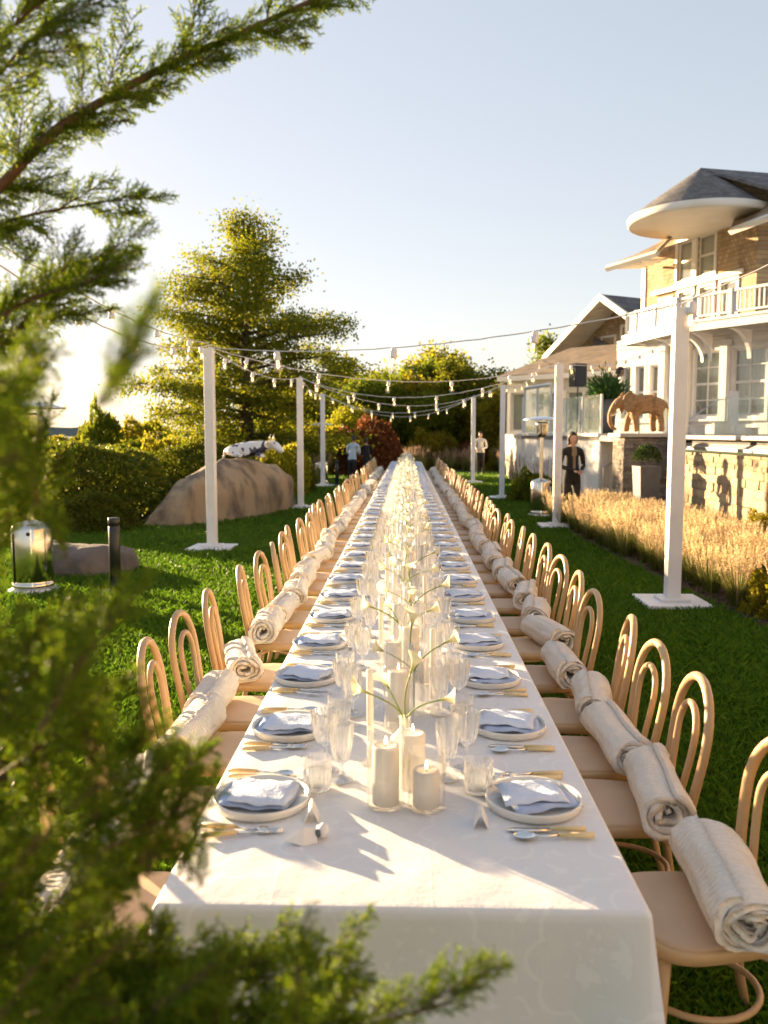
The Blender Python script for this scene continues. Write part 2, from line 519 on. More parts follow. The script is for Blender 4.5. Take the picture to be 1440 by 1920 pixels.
festoon((L[0][0], L[0][1], 3.2), top(L[1], .06), .16, [.40, .62, .84], 'upper festoon string between the two nearest sea-side posts')
festoon(top(L[1]), top(RR[1]), .42, [.09, .27, .46, .645, .83], 'sagging festoon string ending on the second house-side post')
festoon(top(L[1]), top(L[2]), .20, even(4), 'festoon string from the near sea-side post back to the next one')
festoon(top(L[2], .02), top(L[3]), .15, even(4), 'festoon string from the second sea-side post on to the third')
festoon(top(L[2]), top(RR[1], .02), .55, even(6), 'festoon string crossing the table from second sea-side post to second house-side post')
festoon(top(L[2], .02), top(RR[2]), .62, even(7), 'festoon string crossing the table to the third house-side post')
festoon(top(L[3]), top(RR[2], .02), .70, even(8), 'festoon string crossing back from the third sea-side post in view')
festoon(top(L[3], .02), top(RR[3]), .75, even(8), 'farthest festoon string crossing the end of the table')
festoon(top(RR[1]), (8.4, 27.0, 4.9), .35, even(8), 'festoon string rising from second house-side post to the balcony')
festoon(top(RR[2]), (6.4, 40.2, 5.4), .5, even(8), 'festoon string running from third house-side post to the gable')

# ================================================================== patio heaters and bollards
def make_heater():
    t = empty('patio_heater')
    mb = MB(); mb.lathe([(.27, .03), (.27, .06), (.24, .075)], 32, cap0=True, cap1=True); mb.build('base_plate', M['white_paint'], t, True)
    mb = MB(); mb.lathe([(.225, .07), (.225, .13), (.215, .14), (.215, .17), (.22, .18), (.22, .74), (.20, .79), (.09, .82), (.045, .84)], 40, cap0=True, cap1=True)
    body = mb.build('tank_housing', M['heater_steel'], t, True)
    mb = MB(); mb.box((-.07, -.215, .42), (.006, .012, .56)); mb.build('door_seam', M['black'], body)
    mb = MB(); mb.ball((.12, -.195, .70), .022, 10, 6); mb.build('knob', M['black'], body, True)
    mb = MB(); mb.lathe([(.038, .83), (.038, 1.72)], 16); mb.build('pole', M['heater_steel'], t, True)
    mb = MB(); mb.lathe([(.04, 1.70), (.10, 1.73), (.11, 1.80), (.12, 1.84), (.12, 1.98), (.13, 2.0), (.10, 2.03)], 28, cap0=True, cap1=True)
    mb.build('burner', M['heater_steel'], t, True)
    mb = MB(); mb.lathe([(.012, 2.03), (.012, 2.10)], 8); mb.build('neck', M['pole_metal'], t)
    mb = MB(); mb.lathe([(.40, 2.075), (.41, 2.08), (.36, 2.10), (.22, 2.135), (.05, 2.155), (.0, 2.156)], 40); mb.build('reflector', M['aluminium'], t, True)
    return t
h0 = make_heater(); h0.location = (2.88, 18.3, -.02); h0.rotation_euler = (0, 0, .5)
tag(h0, 'steel patio heater beside the man in the dark suit', 'patio heater', 'patio heaters around the table')
h1 = copy_tree(h0); h1.location = (-4.2, 9.4, -.02); h1.rotation_euler = (0, 0, -.3)
tag(h1, 'steel patio heater half hidden by the juniper foliage', 'patio heater', 'patio heaters around the table')
h2 = copy_tree(h0); h2.location = (-2.95, 29.6, -.02)
tag(h2, 'far patio heater behind the third sea-side post', 'patio heater', 'patio heaters around the table')

def make_bollard():
    t = empty('bollard_light')
    mb = MB(); mb.lathe([(.062, .02), (.062, .74), (.058, .745), (.058, .755), (.064, .76), (.064, .83), (.058, .84)], 24, cap0=True, cap1=True); mb.build('tube', M['black'], t, True)
    mb = MB(); mb.lathe([(.14, 0), (.14, .02), (.13, .025)], 24, cap0=True, cap1=True); mb.build('foot', M['white_paint'], t)
    return t
b0 = make_bollard(); b0.location = (-3.27, 9.41, 0)
tag(b0, 'black bollard light on white foot in the lawn beside the near heater', 'bollard', 'black bollard lights')
for (x, y), lb in (((-2.88, 26.2), 'black bollard standing left of the third sea-side post'), ((-2.36, 28.9), 'black bollard standing right of the third sea-side post')):
    c = copy_tree(b0); c.location = (x, y, 0); tag(c, lb, 'bollard', 'black bollard lights')

# ================================================================== boulder, cow sculpture, small rock
from mathutils import noise as mnoise
def rock(name, foot, h, seed, m, nz=22, na=72, lump=.10, ridge=None, power=4.5):
    cx = sum(p[0] for p in foot) / len(foot); cyy = sum(p[1] for p in foot) / len(foot)
    mb = MB(); vs = []
    for i in range(nz + 1):
        f = i / nz
        for j in range(na):
            u = j / na * len(foot); k = int(u); q = u - k
            a, b = foot[k % len(foot)], foot[(k + 1) % len(foot)]
            q2 = q * q * (3 - 2 * q) * .5 + q * .5
            x, y = a[0] * (1 - q2) + b[0] * q2 - cx, a[1] * (1 - q2) + b[1] * q2 - cyy
            s = max(0.0, 1 - f ** power) ** .6 * (1 - .12 * f)
            hh = ridge(cx + x * s) if ridge else h
            p = Vector((cx + x * s, cyy + y * s, -.05 + (hh + .05) * min(1, f ** .8)))
            d = mnoise.noise_vector(p * .9 + Vector((seed, 0, 0))) * lump * 1.6 + mnoise.noise_vector(p * 2.6) * lump * .7 + mnoise.noise_vector(p * 7) * lump * .22
            # flat weathered facets
            d += Vector((0, 0, -abs(mnoise.noise(p * 1.4 + Vector((seed, 3, 1)))) * lump * .8))
            p += Vector((d.x, d.y, d.z * min(1, f * 3)))
            vs.append(p)
    fs = [(i * na + j, i * na + (j + 1) % na, (i + 1) * na + (j + 1) % na, (i + 1) * na + j) for i in range(nz) for j in range(na)]
    mb.add(vs, fs)
    return mb.build(name, m, smooth=True)
M['granite'] = mat('granite', (.34, .25, .155), .9, (.12, .09, .065), 2.2, detail=12, bump=1.0, bscale=14, stretch=(1.2, 1.2, .55), mix=(.45, .66))
M['granite2'] = mat('granite_dark', (.16, .13, .11), .9, (.09, .075, .065), 3, detail=8, bump=.8, bscale=12)
bf = [(-4.95, 16.0), (-4.2, 16.1), (-3.4, 17.3), (-2.75, 19.2), (-2.6, 20.3), (-3.2, 20.9), (-4.4, 20.6), (-5.2, 18.8), (-5.35, 16.9)]
def bridge(x):
    return float(np.interp(x, [-5.4, -5.0, -4.6, -4.2, -3.9, -3.4, -3.0, -2.6], [.25, .45, .95, 1.20, 1.30, 1.30, 1.24, 1.05]))
tag(rock('boulder', bf, 1.3, 3, M['granite'], lump=.085, ridge=bridge), 'large tan boulder with dark streaks on the lawn, cow sculpture on top', 'boulder')
tag(rock('rock', [(-4.9, 10.3), (-4.0, 10.2), (-3.45, 10.5), (-3.4, 11.0), (-4.1, 11.5), (-4.9, 11.2)], .42, 5, M['granite2'], lump=.1),
    'low dark rock behind the black bollard light', 'rock')

def skin_mesh(name, joints, edges, mats, levels=2, pick=None, root=0):
    me = bpy.data.meshes.new(name + '_cage')
    me.from_pydata([j[0] for j in joints], edges, [])
    o = bpy.data.objects.new(name + '_cage', me)
    COL.objects.link(o)
    md = o.modifiers.new('Skin', 'SKIN'); md.use_smooth_shade = True
    if not me.skin_vertices: me.attributes  # layer is made by the modifier
    bm = bmesh.new(); bm.from_mesh(me)
    lay = bm.verts.layers.skin.verify()
    bm.verts.ensure_lookup_table()
    for i, j in enumerate(joints):
        r = j[1]
        bm.verts[i][lay].radius = r if hasattr(r, '__len__') else (r, r)
        bm.verts[i][lay].use_root = (i == root)
    bm.to_mesh(me); bm.free()
    sb = o.modifiers.new('Sub', 'SUBSURF'); sb.levels = levels; sb.render_levels = levels
    dg = bpy.context.evaluated_depsgraph_get()
    out = bpy.data.meshes.new_from_object(o.evaluated_get(dg))
    bpy.data.objects.remove(o)
    out.name = name
    out.materials.clear()
    for m in (mats if isinstance(mats, (list, tuple)) else [mats]): out.materials.append(m)
    idx = [0] * len(out.polygons)
    if pick:
        for p in out.polygons: idx[p.index] = pick(p.center)
    out.polygons.foreach_set('material_index', idx)
    out.polygons.foreach_set('use_smooth', [True] * len(out.polygons))
    out.update()
    return out

# white cow with dark patches, lying along the top of the boulder, head to the right
cw = bpy.data.materials.new('cow_paint'); cw.use_nodes = True
N_, L_ = cw.node_tree.nodes, cw.node_tree.links
vo = N_.new('ShaderNodeTexNoise'); vo.inputs['Scale'].default_value = 5.5; vo.inputs['Detail'].default_value = 1
tcn = N_.new('ShaderNodeTexCoord'); L_.new(tcn.outputs['Object'], vo.inputs['Vector'])
rp = N_.new('ShaderNodeValToRGB'); rp.color_ramp.interpolation = 'CONSTANT'
rp.color_ramp.elements[0].color = (.74, .73, .72, 1); rp.color_ramp.elements[1].color = (.05, .04, .06, 1); rp.color_ramp.elements[1].position = .56
L_.new(vo.outputs['Fac'], rp.inputs[0]); L_.new(rp.outputs[0], N_['Principled BSDF'].inputs['Base Color'])
N_['Principled BSDF'].inputs['Roughness'].default_value = .3
cow = empty('cow_sculpture', (-3.36, 18.6, 1.30), R(-18))
tag(cow, 'glossy white cow sculpture with dark patches lying on the boulder', 'sculpture')
J = [((-.62, .0, .10), .11), ((-.40, 0, .13), .16), ((0, 0, .14), .17), ((.25, 0, .15), .15), ((.42, -.02, .22), .10), ((.55, -.05, .24), .10), ((.70, -.10, .14), .075), ((.80, -.13, .07), .06),
     ((-.35, -.18, .02), .06), ((-.12, -.26, -.02), .05), ((.22, -.17, .02), .05), ((.40, -.24, -.03), .045), ((-.72, .05, .02), .03), ((-.8, .1, -.1), .02)]
E = [(0, 1), (1, 2), (2, 3), (3, 4), (4, 5), (5, 6), (6, 7), (1, 8), (8, 9), (3, 10), (10, 11), (0, 12), (12, 13)]
link('body', skin_mesh('cow_body', J, E, cw, root=2), cow)
M['horn'] = mat('horn', (.75, .62, .40), .4)
for sx in (-1, 1):
    mb = MB(); mb.tube([(.50, -.05 + sx * .06, .31), (.49, -.05 + sx * .09, .38), (.51, -.05 + sx * .07, .46)], [.022, .018, .006], 8); mb.build('horn', M['horn'], cow, True)
    mb = MB(); mb.ball((.47, -.05 + sx * .14, .27), (.03, .07, .04), 10, 6); mb.build('ear', M['horn'], cow, True)
    mb = MB(); mb.ball((.60, -.07 + sx * .075, .27), .02, 8, 6); mb.build('eye', M['black'], cow, True)

# ================================================================== terrace: white wall, stone pillar, stone retaining wall
TZ = 1.72
M['stone_cap'] = mat('stone_cap', (.55, .50, .45), .7, (.42, .38, .34), 5, bump=.2)
M['paving'] = mat('paving', (.42, .38, .34), .8, (.32, .29, .26), 2, bump=.2)
M['ledge_a'] = mat('ledge_stone', (.58, .42, .23), .9, (.36, .29, .20), 4.5, detail=7, bump=.9, bscale=22, objrand=.22)
M['ledge_b'] = mat('ledge_stone_grey', (.34, .29, .24), .9, (.18, .15, .12), 4, detail=7, bump=.9, bscale=24, objrand=.3)
M['mortar'] = mat('mortar', (.30, .23, .15), .95, (.20, .16, .11), 10)
M['render_white'] = mat('white_render', (.74, .70, .66), .7, (.68, .63, .58), 2, bump=.08, bscale=40)
M['clap_white'] = mat('white_board', (.68, .665, .65), .5, (.62, .60, .585), 2, bump=.05)

mb = MB()
mb.prism([(3.33, 25), (4.36, 19.5), (4.36, 18.4), (4.45, 17.9), (5.4, 17.9), (5.56, 17.4), (5.56, -10), (15, -10), (18, 46), (4.9, 46)], TZ - .12, TZ)
tag(mb.build('terrace_floor', M['paving']), kind='structure')

wall = empty('stone_wall', (5.40, 17.5, 0))
tag(wall, 'sunlit tan stone retaining wall below the terrace, heater shadow on it', 'wall')
def wp(mb, name, m, root, **k):
    o = mb.build(name, m, root, **k); o.location = -root.location; return o
mb = MB(); mb.box((5.61, 3.8, .70), (.30, 27.6, 1.42)); wp(mb, 'core', M['mortar'], wall)  # core runs on unseen past the stones, lengthened to bounce warm light
# stones: a few meshes shared by every stone
stones = []
for k in range(6):
    bm = bmesh.new(); bmesh.ops.create_cube(bm, size=1)
    bmesh.ops.subdivide_edges(bm, edges=list(bm.edges), cuts=1, use_grid_fill=True)
    rnd = random.Random(k)
    for v in bm.verts:
        l = v.co.length
        v.co *= .94 if l > .8 else 1.0
        v.co += Vector((rnd.uniform(-.05, .05), rnd.uniform(-.03, .03), rnd.uniform(-.05, .05)))
    for m_ in range(2): pass
    me = bpy.data.meshes.new('stone'); bm.to_mesh(me); bm.free()
    me.materials.append(M['ledge_a']); stones.append(me)
stones_b = []
for me in stones:
    m2 = me.copy(); m2.materials.clear(); m2.materials.append(M['ledge_b']); stones_b.append(m2)
def lay_stones(root, p0, d, length, z0, z1, hmin, hmax, lmin, lmax, meshes, depth=.10, rnd=random.Random(4)):
    """courses of stones on a vertical face from p0 along unit d"""
    rz = math.atan2(d[1], d[0]); z = z0
    while z < z1 - .02:
        h = min(rnd.uniform(hmin, hmax), z1 - z)
        s = -rnd.uniform(0, .1)
        while s < length:
            l = rnd.uniform(lmin, lmax)
            a, b = max(s, 0), min(s + l, length)
            if b - a > .04:
                c = (a + b) / 2
                link('stone', rnd.choice(meshes), root, Vector((p0[0] + d[0] * c, p0[1] + d[1] * c, z + h / 2)) - Vector(root.location),
                     (0, 0, rz), ((b - a) * .995, depth * rnd.uniform(.75, 1.3), h * .995))
            s += l
        z += h
lay_stones(wall, (5.43, 17.5), (0, -1), 6.2, 0, 1.42, .07, .16, .14, .46, stones)
mb = MB(); mb.box((5.45, 3.8, 1.50), (.16, 27.3, .05), M=Matrix.Rotation(R(0), 4, 'Y')); wp(mb, 'gutter', M['aluminium'], wall)
mb = MB(); mb.slab([(5.38, -10, 1.47), (5.38, 17.45, 1.47), (5.57, 17.45, 1.60), (5.57, -10, 1.60)], (-.5, 0, .8), .02); wp(mb, 'coping', M['stone_cap'], wall)
mb = MB(); mb.box((5.61, 3.8, 1.585), (.18, 27.3, .10)); wp(mb, 'gap_shade', M['black'], wall)  # solid black strip, the shade of the recess put into its colour
mb = MB(); mb.box((5.51, 3.8, 1.70), (.34, 27.6, .07), bev=.01); wp(mb, 'cap', M['stone_cap'], wall)

pil = empty('stone_pillar', (5.1, 18, 0))
tag(pil, 'dark ledge stone pillar carrying the elephant sculpture', 'pillar')
mb = MB(); mb.box((4.95, 18.05, .84), (.96, .9, 1.68)); wp(mb, 'core', M['mortar'], pil)
lay_stones(pil, (4.42, 17.6), (1, 0), 1.0, 0, 1.68, .06, .11, .18, .50, stones_b, .09)
lay_stones(pil, (4.46, 18.5), (0, -1), .88, 0, 1.68, .06, .11, .18, .40, stones_b, .07)
mb = MB(); mb.box((4.96, 18.02, 1.735), (1.26, 1.06, .08), bev=.01); wp(mb, 'cap', M['stone_cap'], pil)

ww = empty('terrace_wall', (4.0, 21.5, 0))
tag(ww, 'white rendered terrace wall with plant shadows behind the suited man', 'wall')
d = Vector((3.33 - 4.36, 25 - 19.5, 0)).normalized(); nrm = Vector((-d.y, d.x, 0))
mb = MB(); mb.prism([(3.33, 25), (4.36, 19.5), (4.6, 19.54), (3.6, 25.05)], 0, 1.70); wp(mb, 'face', M['render_white'], ww)
mb = MB(); mb.prism([(3.38, 25.06), (3.62, 25.06), (5.2, 46), (4.96, 46)], 0, 1.59); wp(mb, 'rear_face', M['render_white'], ww)
mb = MB(); mb.prism([(4.38, 19.46), (5.4, 19.46), (5.4, 19.7), (4.40, 19.7)], 0, 1.70); wp(mb, 'end_face', M['render_white'], ww)
mb = MB(); mb.prism([(3.26, 25.02), (4.30, 19.40), (5.4, 19.40), (5.4, 19.74), (4.66, 19.74), (3.66, 25.1)], 1.703, 1.77); wp(mb, 'coping', M['clap_white'], ww)
for k in range(5):
    mb = MB(); mb.box((4.50 + k * .12, 19.448, .66), (.108, .022, 1.28), bev=.004); wp(mb, 'gate_board', M['render_white'], ww)
mb = MB(); mb.tube([(4.44, 19.38, .1), (4.44, 19.38, 1.0), (4.95, 19.38, 1.32)], .018, 8); wp(mb, 'handrail', M['pole_metal'], ww)

# glass windscreen along the terrace wall
gs = empty('glass_railing', (3.9, 22.3, TZ))
tag(gs, 'glass windscreen panels with white top rail along the terrace wall', 'railing')
A, B = Vector((3.42, 25.0, 0)), Vector((4.42, 19.6, 0))
for k in range(5):
    p, q = A.lerp(B, k / 5 + .01), A.lerp(B, (k + 1) / 5 - .01)
    zt = 3.02 if k < 2 else 2.66
    dd = (q - p).normalized(); nn = Vector((-dd.y, dd.x, 0))
    mb = MB(); mb.slab([(p.x, p.y, 1.80), (q.x, q.y, 1.80), (q.x, q.y, zt), (p.x, p.y, zt)], nn, .015); wp(mb, 'glass_panel', M['panelglass'], gs)
for k in range(6):
    p = A.lerp(B, k / 5)
    mb = MB(); mb.box((p.x, p.y, 2.38 if k < 3 else 2.2), (.05, .05, 1.30 if k < 3 else .92)); wp(mb, 'post', M['clap_white'], gs)
p, q = A, A.lerp(B, .4)
mb = MB(); mb.tube([(p.x, p.y, 3.06), (q.x, q.y, 3.06)], .05, 4); wp(mb, 'top_rail', M['clap_white'], gs)
# second, inner windscreen
gs2 = empty('glass_railing', (5.4, 26.5, TZ))
tag(gs2, 'clear glass railing in front of the terrace wing', 'railing')
for k in range(5):
    x0 = 3.7 + k * .85
    mb = MB(); mb.box((x0 + .41, 27.3 - k * .25, 2.30), (.80, .015, 1.1), rz=-.28); wp(mb, 'glass_panel', M['panelglass'], gs2)
    mb = MB(); mb.box((x0, 27.42 - k * .25, 2.32), (.05, .05, 1.18)); wp(mb, 'post', M['clap_white'], gs2)

# ================================================================== the house
M['shingle'] = shingle_mat('cedar_shingle', (.52, .37, .21), (.36, .24, .14), (.16, .10, .06), .17, .15)
M['roof'] = shingle_mat('roof_shingle', (.11, .105, .11), (.19, .175, .165), (.05, .05, .055), .20, .095, 1.0, -.6)
M['cream'] = mat('cream_trim', (.80, .76, .68), .5, (.74, .69, .60), 1.5, bump=.04)
M['curtain'] = mat('curtain', (.74, .72, .64), .9, (.60, .59, .52), 2.5, stretch=(6, 6, .2))
M['dark_room'] = mat('dark_room', (.035, .028, .022), .9)  # near-black colour standing in for the shade inside the rooms
M['winglass'] = glass_mat('window_glass', (.80, .84, .82), milk=.20, ior=2.1)  # white mixed into the panes imitates a pale sky reflection
house = empty('shingle_house', (11, 30, TZ))
tag(house, 'cedar shingle house with white balcony, round turret eave and gable', 'house')
def hp_(mb, name, m, parent=house, smooth=False):
    o = mb.build(name, m, parent, smooth=smooth)
    o.location = -house.location if parent is house else (0, 0, 0)
    return o
class Frame:
    """a vertical plane: t along it, o outwards, z up"""
    def __init__(s, p0, a):
        s.p = Vector((p0[0], p0[1], 0)); s.a = Vector((a[0], a[1], 0)).normalized(); s.n = Vector((-s.a.y, s.a.x, 0))
    def pt(s, t, o, z): return s.p + s.a * t + s.n * o + Vector((0, 0, z))
    def box(s, mb, t0, t1, o0, o1, z0, z1):
        vs = [s.pt(t, o, z) for z in (z0, z1) for (t, o) in ((t0, o0), (t1, o0), (t1, o1), (t0, o1))]
        mb.add(vs, [(0, 3, 2, 1), (4, 5, 6, 7), (0, 1, 5, 4), (1, 2, 6, 5), (2, 3, 7, 6), (3, 0, 4, 7)])
        return mb
def facade(fr, t0, t1, z0, z1, ops, m, th=.25, name='wall'):
    mb = MB(); t = t0
    for (a, b, zb, zt) in sorted(ops):
        if a - t > .001: fr.box(mb, t, a, -th, 0, z0, z1)
        fr.box(mb, a, b, -th, 0, z0, zb); fr.box(mb, a, b, -th, 0, zt, z1)
        t = b
    if t1 - t > .001: fr.box(mb, t, t1, -th, 0, z0, z1)
    return hp_(mb, name, m)
def window(fr, a, b, zb, zt, cols=2, rows=2, fw=.07, trim=.11, m=None, curtain=True):
    m = m or M['clap_white']
    mb = MB()
    for (x0, x1, y0, y1) in ((a - trim, a, zb - trim, zt + trim), (b, b + trim, zb - trim, zt + trim), (a, b, zt, zt + trim), (a, b, zb - trim, zb)):
        fr.box(mb, x0, x1, .003, .05, y0, y1)
    w_ = hp_(mb, 'window', m)
    mb = MB(); fr.box(mb, a - trim - .04, b + trim + .04, .052, .12, zb - trim - .05, zb - trim + .01)
    o = mb.build('sill', m, w_)
    mb = MB()
    for (x0, x1, y0, y1) in ((a, a + fw, zb, zt), (b - fw, b, zb, zt), (a + fw, b - fw, zb, zb + fw), (a + fw, b - fw, zt - fw, zt)):
        fr.box(mb, x0, x1, -.11, -.05, y0, y1)
    mb.build('sash', m, w_)
    for i in range(1, cols):
        x = a + (b - a) * i / cols; mb = MB(); fr.box(mb, x - .018, x + .018, -.10, -.055, zb + fw, zt - fw); mb.build('muntin', m, w_)
    for j in range(1, rows):
        z = zb + (zt - zb) * j / rows; mb = MB(); k = .04 if (rows == 2 or j == rows // 2) else .018
        fr.box(mb, a + fw, b - fw, -.104, -.048, z - k, z + k); mb.build('muntin', m, w_)
    for i in range(cols):
        for j in range(rows):
            x0, x1 = a + (b - a) * i / cols, a + (b - a) * (i + 1) / cols
            y0, y1 = zb + (zt - zb) * j / rows, zb + (zt - zb) * (j + 1) / rows
            mb = MB(); fr.box(mb, x0, x1, -.085, -.078, y0, y1); mb.build('pane', M['winglass'], w_)
    if curtain:
        mb = MB(); n = 14
        vs = []
        for i in range(n + 1):
            t = a + (b - a) * i / n
            for z in (zb + (.35 if curtain == 'short' else .02), zt): vs.append(fr.pt(t, -.26 - .03 * (i % 2), z))
        mb.add(vs, [(2 * i, 2 * i + 2, 2 * i + 3, 2 * i + 1) for i in range(n)])
        mb.build('curtain', M['curtain'], w_)
    mb = MB(); fr.box(mb, a - .2, b + .2, -.9, -.6, zb - .2, zt + .2); mb.build('room_dark_slab', M['dark_room'], w_)  # dark slab added behind the panes in place of an unlit room
    return w_

# lower storey, white boarding, big double-hung windows
lo = Frame((11.45, 27.0), (-.53, .848))
lops = [(-2.2, -.9, 2.33, 4.5), (.36, 1.58, 2.33, 4.5), (2.05, 3.15, 2.33, 4.5), (3.62, 4.1, 2.0, 4.4), (4.62, 5.05, 2.3, 4.2), (5.3, 5.72, 2.3, 4.2), (5.95, 6.4, 2.3, 4.2)]
facade(lo, -4.5, 6.7, TZ, 5.2, lops, M['clap_white'])
for i, (a, b, zb, zt) in enumerate(lops):
    window(lo, a, b, zb, zt, 2 if b - a > .6 else 1, 4 if b - a > .6 else 2, curtain='short' if i in (1, 2) else True)
for k, t in enumerate((-.55, 1.80, 3.36, 4.35)):     # piers between the windows
    mb = MB(); lo.box(mb, t - .14, t + .14, .06, .24, TZ, 4.78); lo.box(mb, t - .19, t + .19, .055, .29, 4.62, 4.80); hp_(mb, 'pier', M['clap_white'])
for z in (4.86, 4.99, 5.10):
    mb = MB(); lo.box(mb, -4.5, 6.7, .004, .03, z, z + .09); hp_(mb, 'frieze_board', M['clap_white'])
mb = MB(); lo.box(mb, -4.5, 6.7, .004, .06, TZ + .02, TZ + .34); hp_(mb, 'plinth_board', M['clap_white'])

# balcony: deck, brackets, rail with balusters
bal = [Vector((11.37, 24.3, 0)), Vector((8.70, 28.55, 0)), Vector((8.05, 32.3, 0)), Vector((8.9, 35.4, 0))]
mb = MB(); mb.prism([(p.x, p.y) for p in bal] + [(12.5, 36), (14, 25)], 5.22, 5.34)
deck = hp_(mb, 'balcony_deck', M['clap_white'])
for i in range(3):
    fr = Frame(bal[i], bal[i + 1] - bal[i]); Ls = (bal[i + 1] - bal[i]).length
    mb = MB(); fr.box(mb, 0, Ls, -.02, .05, 5.00, 5.26); fr.box(mb, 0, Ls, -.02, .09, 5.262, 5.345); hp_(mb, 'deck_fascia', M['clap_white'])
    mb = MB(); fr.box(mb, 0, Ls, -.17, -.05, 6.06, 6.14); hp_(mb, 'top_rail', M['clap_white'])
    mb = MB(); fr.box(mb, 0, Ls, -.14, -.08, 5.44, 5.50); hp_(mb, 'bottom_rail', M['clap_white'])
    nb = int(Ls / .16); post_every = 9
    for k in range(nb + 1):
        t = Ls * k / nb
        mb = MB()
        if k % post_every == 0: fr.box(mb, t - .07, t + .07, -.19, -.03, 5.346, 6.17); hp_(mb, 'rail_post', M['clap_white'])
        else: fr.box(mb, t - .022, t + .022, -.13, -.09, 5.50, 6.06); hp_(mb, 'baluster', M['clap_white'])
    for k in range(nb // post_every + 1):         # curved brackets under the deck
        t = Ls * k * post_every / nb
        pts = []
        for s in range(9):
            u = s / 8 * math.pi / 2
            pts.append(fr.pt(t, -1.05 + 1.0 * (1 - math.cos(u)), 4.10 + .88 * math.sin(u)))
        mb = MB()
        for s in range(8):
            a_, b_ = pts[s], pts[s + 1]
            q = fr.a * .07
            up_ = [Vector((fr.pt(t, -1.05, 0).x, fr.pt(t, -1.05, 0).y, a_.z)), Vector((fr.pt(t, -1.05, 0).x, fr.pt(t, -1.05, 0).y, b_.z))]
            c0, c1 = Vector((a_.x, a_.y, 4.995)), Vector((b_.x, b_.y, 4.995))
            mb.add([a_ - q, b_ - q, c1 - q, c0 - q, a_ + q, b_ + q, c1 + q, c0 + q],
                   [(0, 1, 2, 3), (7, 6, 5, 4), (0, 4, 5, 1), (3, 2, 6, 7)])
        hp_(mb, 'bracket', M['clap_white'])

# upper storey: cedar shingle wall with white windows
up = Frame((11.76, 28.5), (-.326, .946))
uops_hi = [(2.75, 3.68, 7.42, 8.85), (3.98, 4.85, 7.42, 8.85)]
uops_lo = [(1.55, 2.35, 5.6, 7.0), (2.75, 3.5, 5.6, 7.0), (3.9, 4.7, 5.6, 7.0), (5.15, 5.85, 5.6, 6.85)]
facade(up, .65, 7.05, 7.22, 9.05, uops_hi, M['shingle'], name='shingle_wall')
facade(up, .65, 7.05, 5.35, 7.217, uops_lo, M['shingle'], name='shingle_wall')
for a, b, zb, zt in uops_hi: window(up, a, b, zb, zt, 1, 2, m=M['cream'])
for a, b, zb, zt in uops_lo: window(up, a, b, zb, zt, 1, 1, m=M['cream'])
mb = MB(); up.box(mb, 1.2, 6.3, .055, .16, 7.12, 7.28); hp_(mb, 'belt_board', M['cream'])
mb = MB(); up.box(mb, 6.85, 7.07, -.02, .05, 5.35, 8.4); hp_(mb, 'corner_board', M['cream'])
mb = MB(); up.box(mb, 3.70, 3.96, .004, .07, 7.3, 9.2); hp_(mb, 'mullion_board', M['cream'])
# the shaded return of the wall to the right
c0 = up.pt(.65, 0, 0)
rt = Frame((c0.x + 5, c0.y + 1.2), (-5, -1.2))
mb = MB(); rt.box(mb, 0, 5.13, -.25, 0, 5.35, 9.2); hp_(mb, 'shingle_wall', M['shingle'])
# conical turret roof with flat round soffit
cx_, cy_, rr_ = 9.88, 29.9, 2.32
mb = MB(); n = 64
rings = [(1.0, 9.06), (.96, 9.11), (.66, 9.62), (.33, 10.14), (.0, 10.66)]
mb.lathe([(rr_ * f, z) for f, z in rings], n, c=(cx_, cy_, 0)); hp_(mb, 'turret_roof', M['roof'], smooth=False)
mb = MB(); mb.lathe([(.0, 8.825), (rr_ - .1, 8.825)], n, c=(cx_, cy_, 0)); hp_(mb, 'turret_soffit', M['cream'])
mb = MB(); mb.lathe([(rr_ - .1, 8.82), (rr_ - .02, 8.80), (rr_ + .02, 8.86), (rr_ + .03, 9.05), (rr_ - .02, 9.07)], n, c=(cx_, cy_, 0)); hp_(mb, 'turret_fascia', M['cream'], smooth=True)
# main roof running back to the right from the turret apex
mb = MB(); ap = Vector((cx_, cy_, 10.65)); r2 = Vector((19, 32.2, 10.65))
e1, e2 = Vector((11.4, 27.3, 9.2)), Vector((19.6, 28.6, 9.2))
mb.slab([ap, e1, e2, r2], (0, -.3, -.95), .12)
mb.slab([ap, r2, Vector((18, 37, 9.0)), Vector((10, 36, 9.0))], (0, .3, -.95), .12); hp_(mb, 'main_roof', M['roof'])
mb = MB(); mb.tube([e1 + Vector((0, -.02, -.1)), e2 + Vector((0, -.02, -.1))], .13, 4); hp_(mb, 'eave_fascia', M['cream'])
# pent roofs over the shingle wall
def pent(eave_a, eave_b, top_b, top_a, nm='pent_roof'):
    ea, eb, tb, ta = map(Vector, (eave_a, eave_b, top_b, top_a))
    mb = MB(); mb.slab([ea, eb, tb, ta], (0, 0, 1), .10); r_ = hp_(mb, nm, M['roof_warm'])
    mb = MB(); mb.slab([ea - Vector((0, 0, .006)), eb - Vector((0, 0, .006)), tb - Vector((0, 0, .006)), ta - Vector((0, 0, .006))], (0, 0, -1), .05); hp_(mb, 'pent_soffit', M['cream'])
    mb = MB(); mb.tube([ea + Vector((0, 0, -.02)), eb + Vector((0, 0, -.02))], .12, 4); hp_(mb, 'pent_fascia', M['cream'])
    return r_
M['roof_warm'] = shingle_mat('weathered_shingle', (.34, .24, .15), (.24, .18, .13), (.11, .08, .06), .20, .06)
pent((7.35, 32.3, 7.82), (8.62, 30.3, 7.95), (9.75, 32.2, 8.95), (9.35, 35.0, 8.85))
mb = MB()
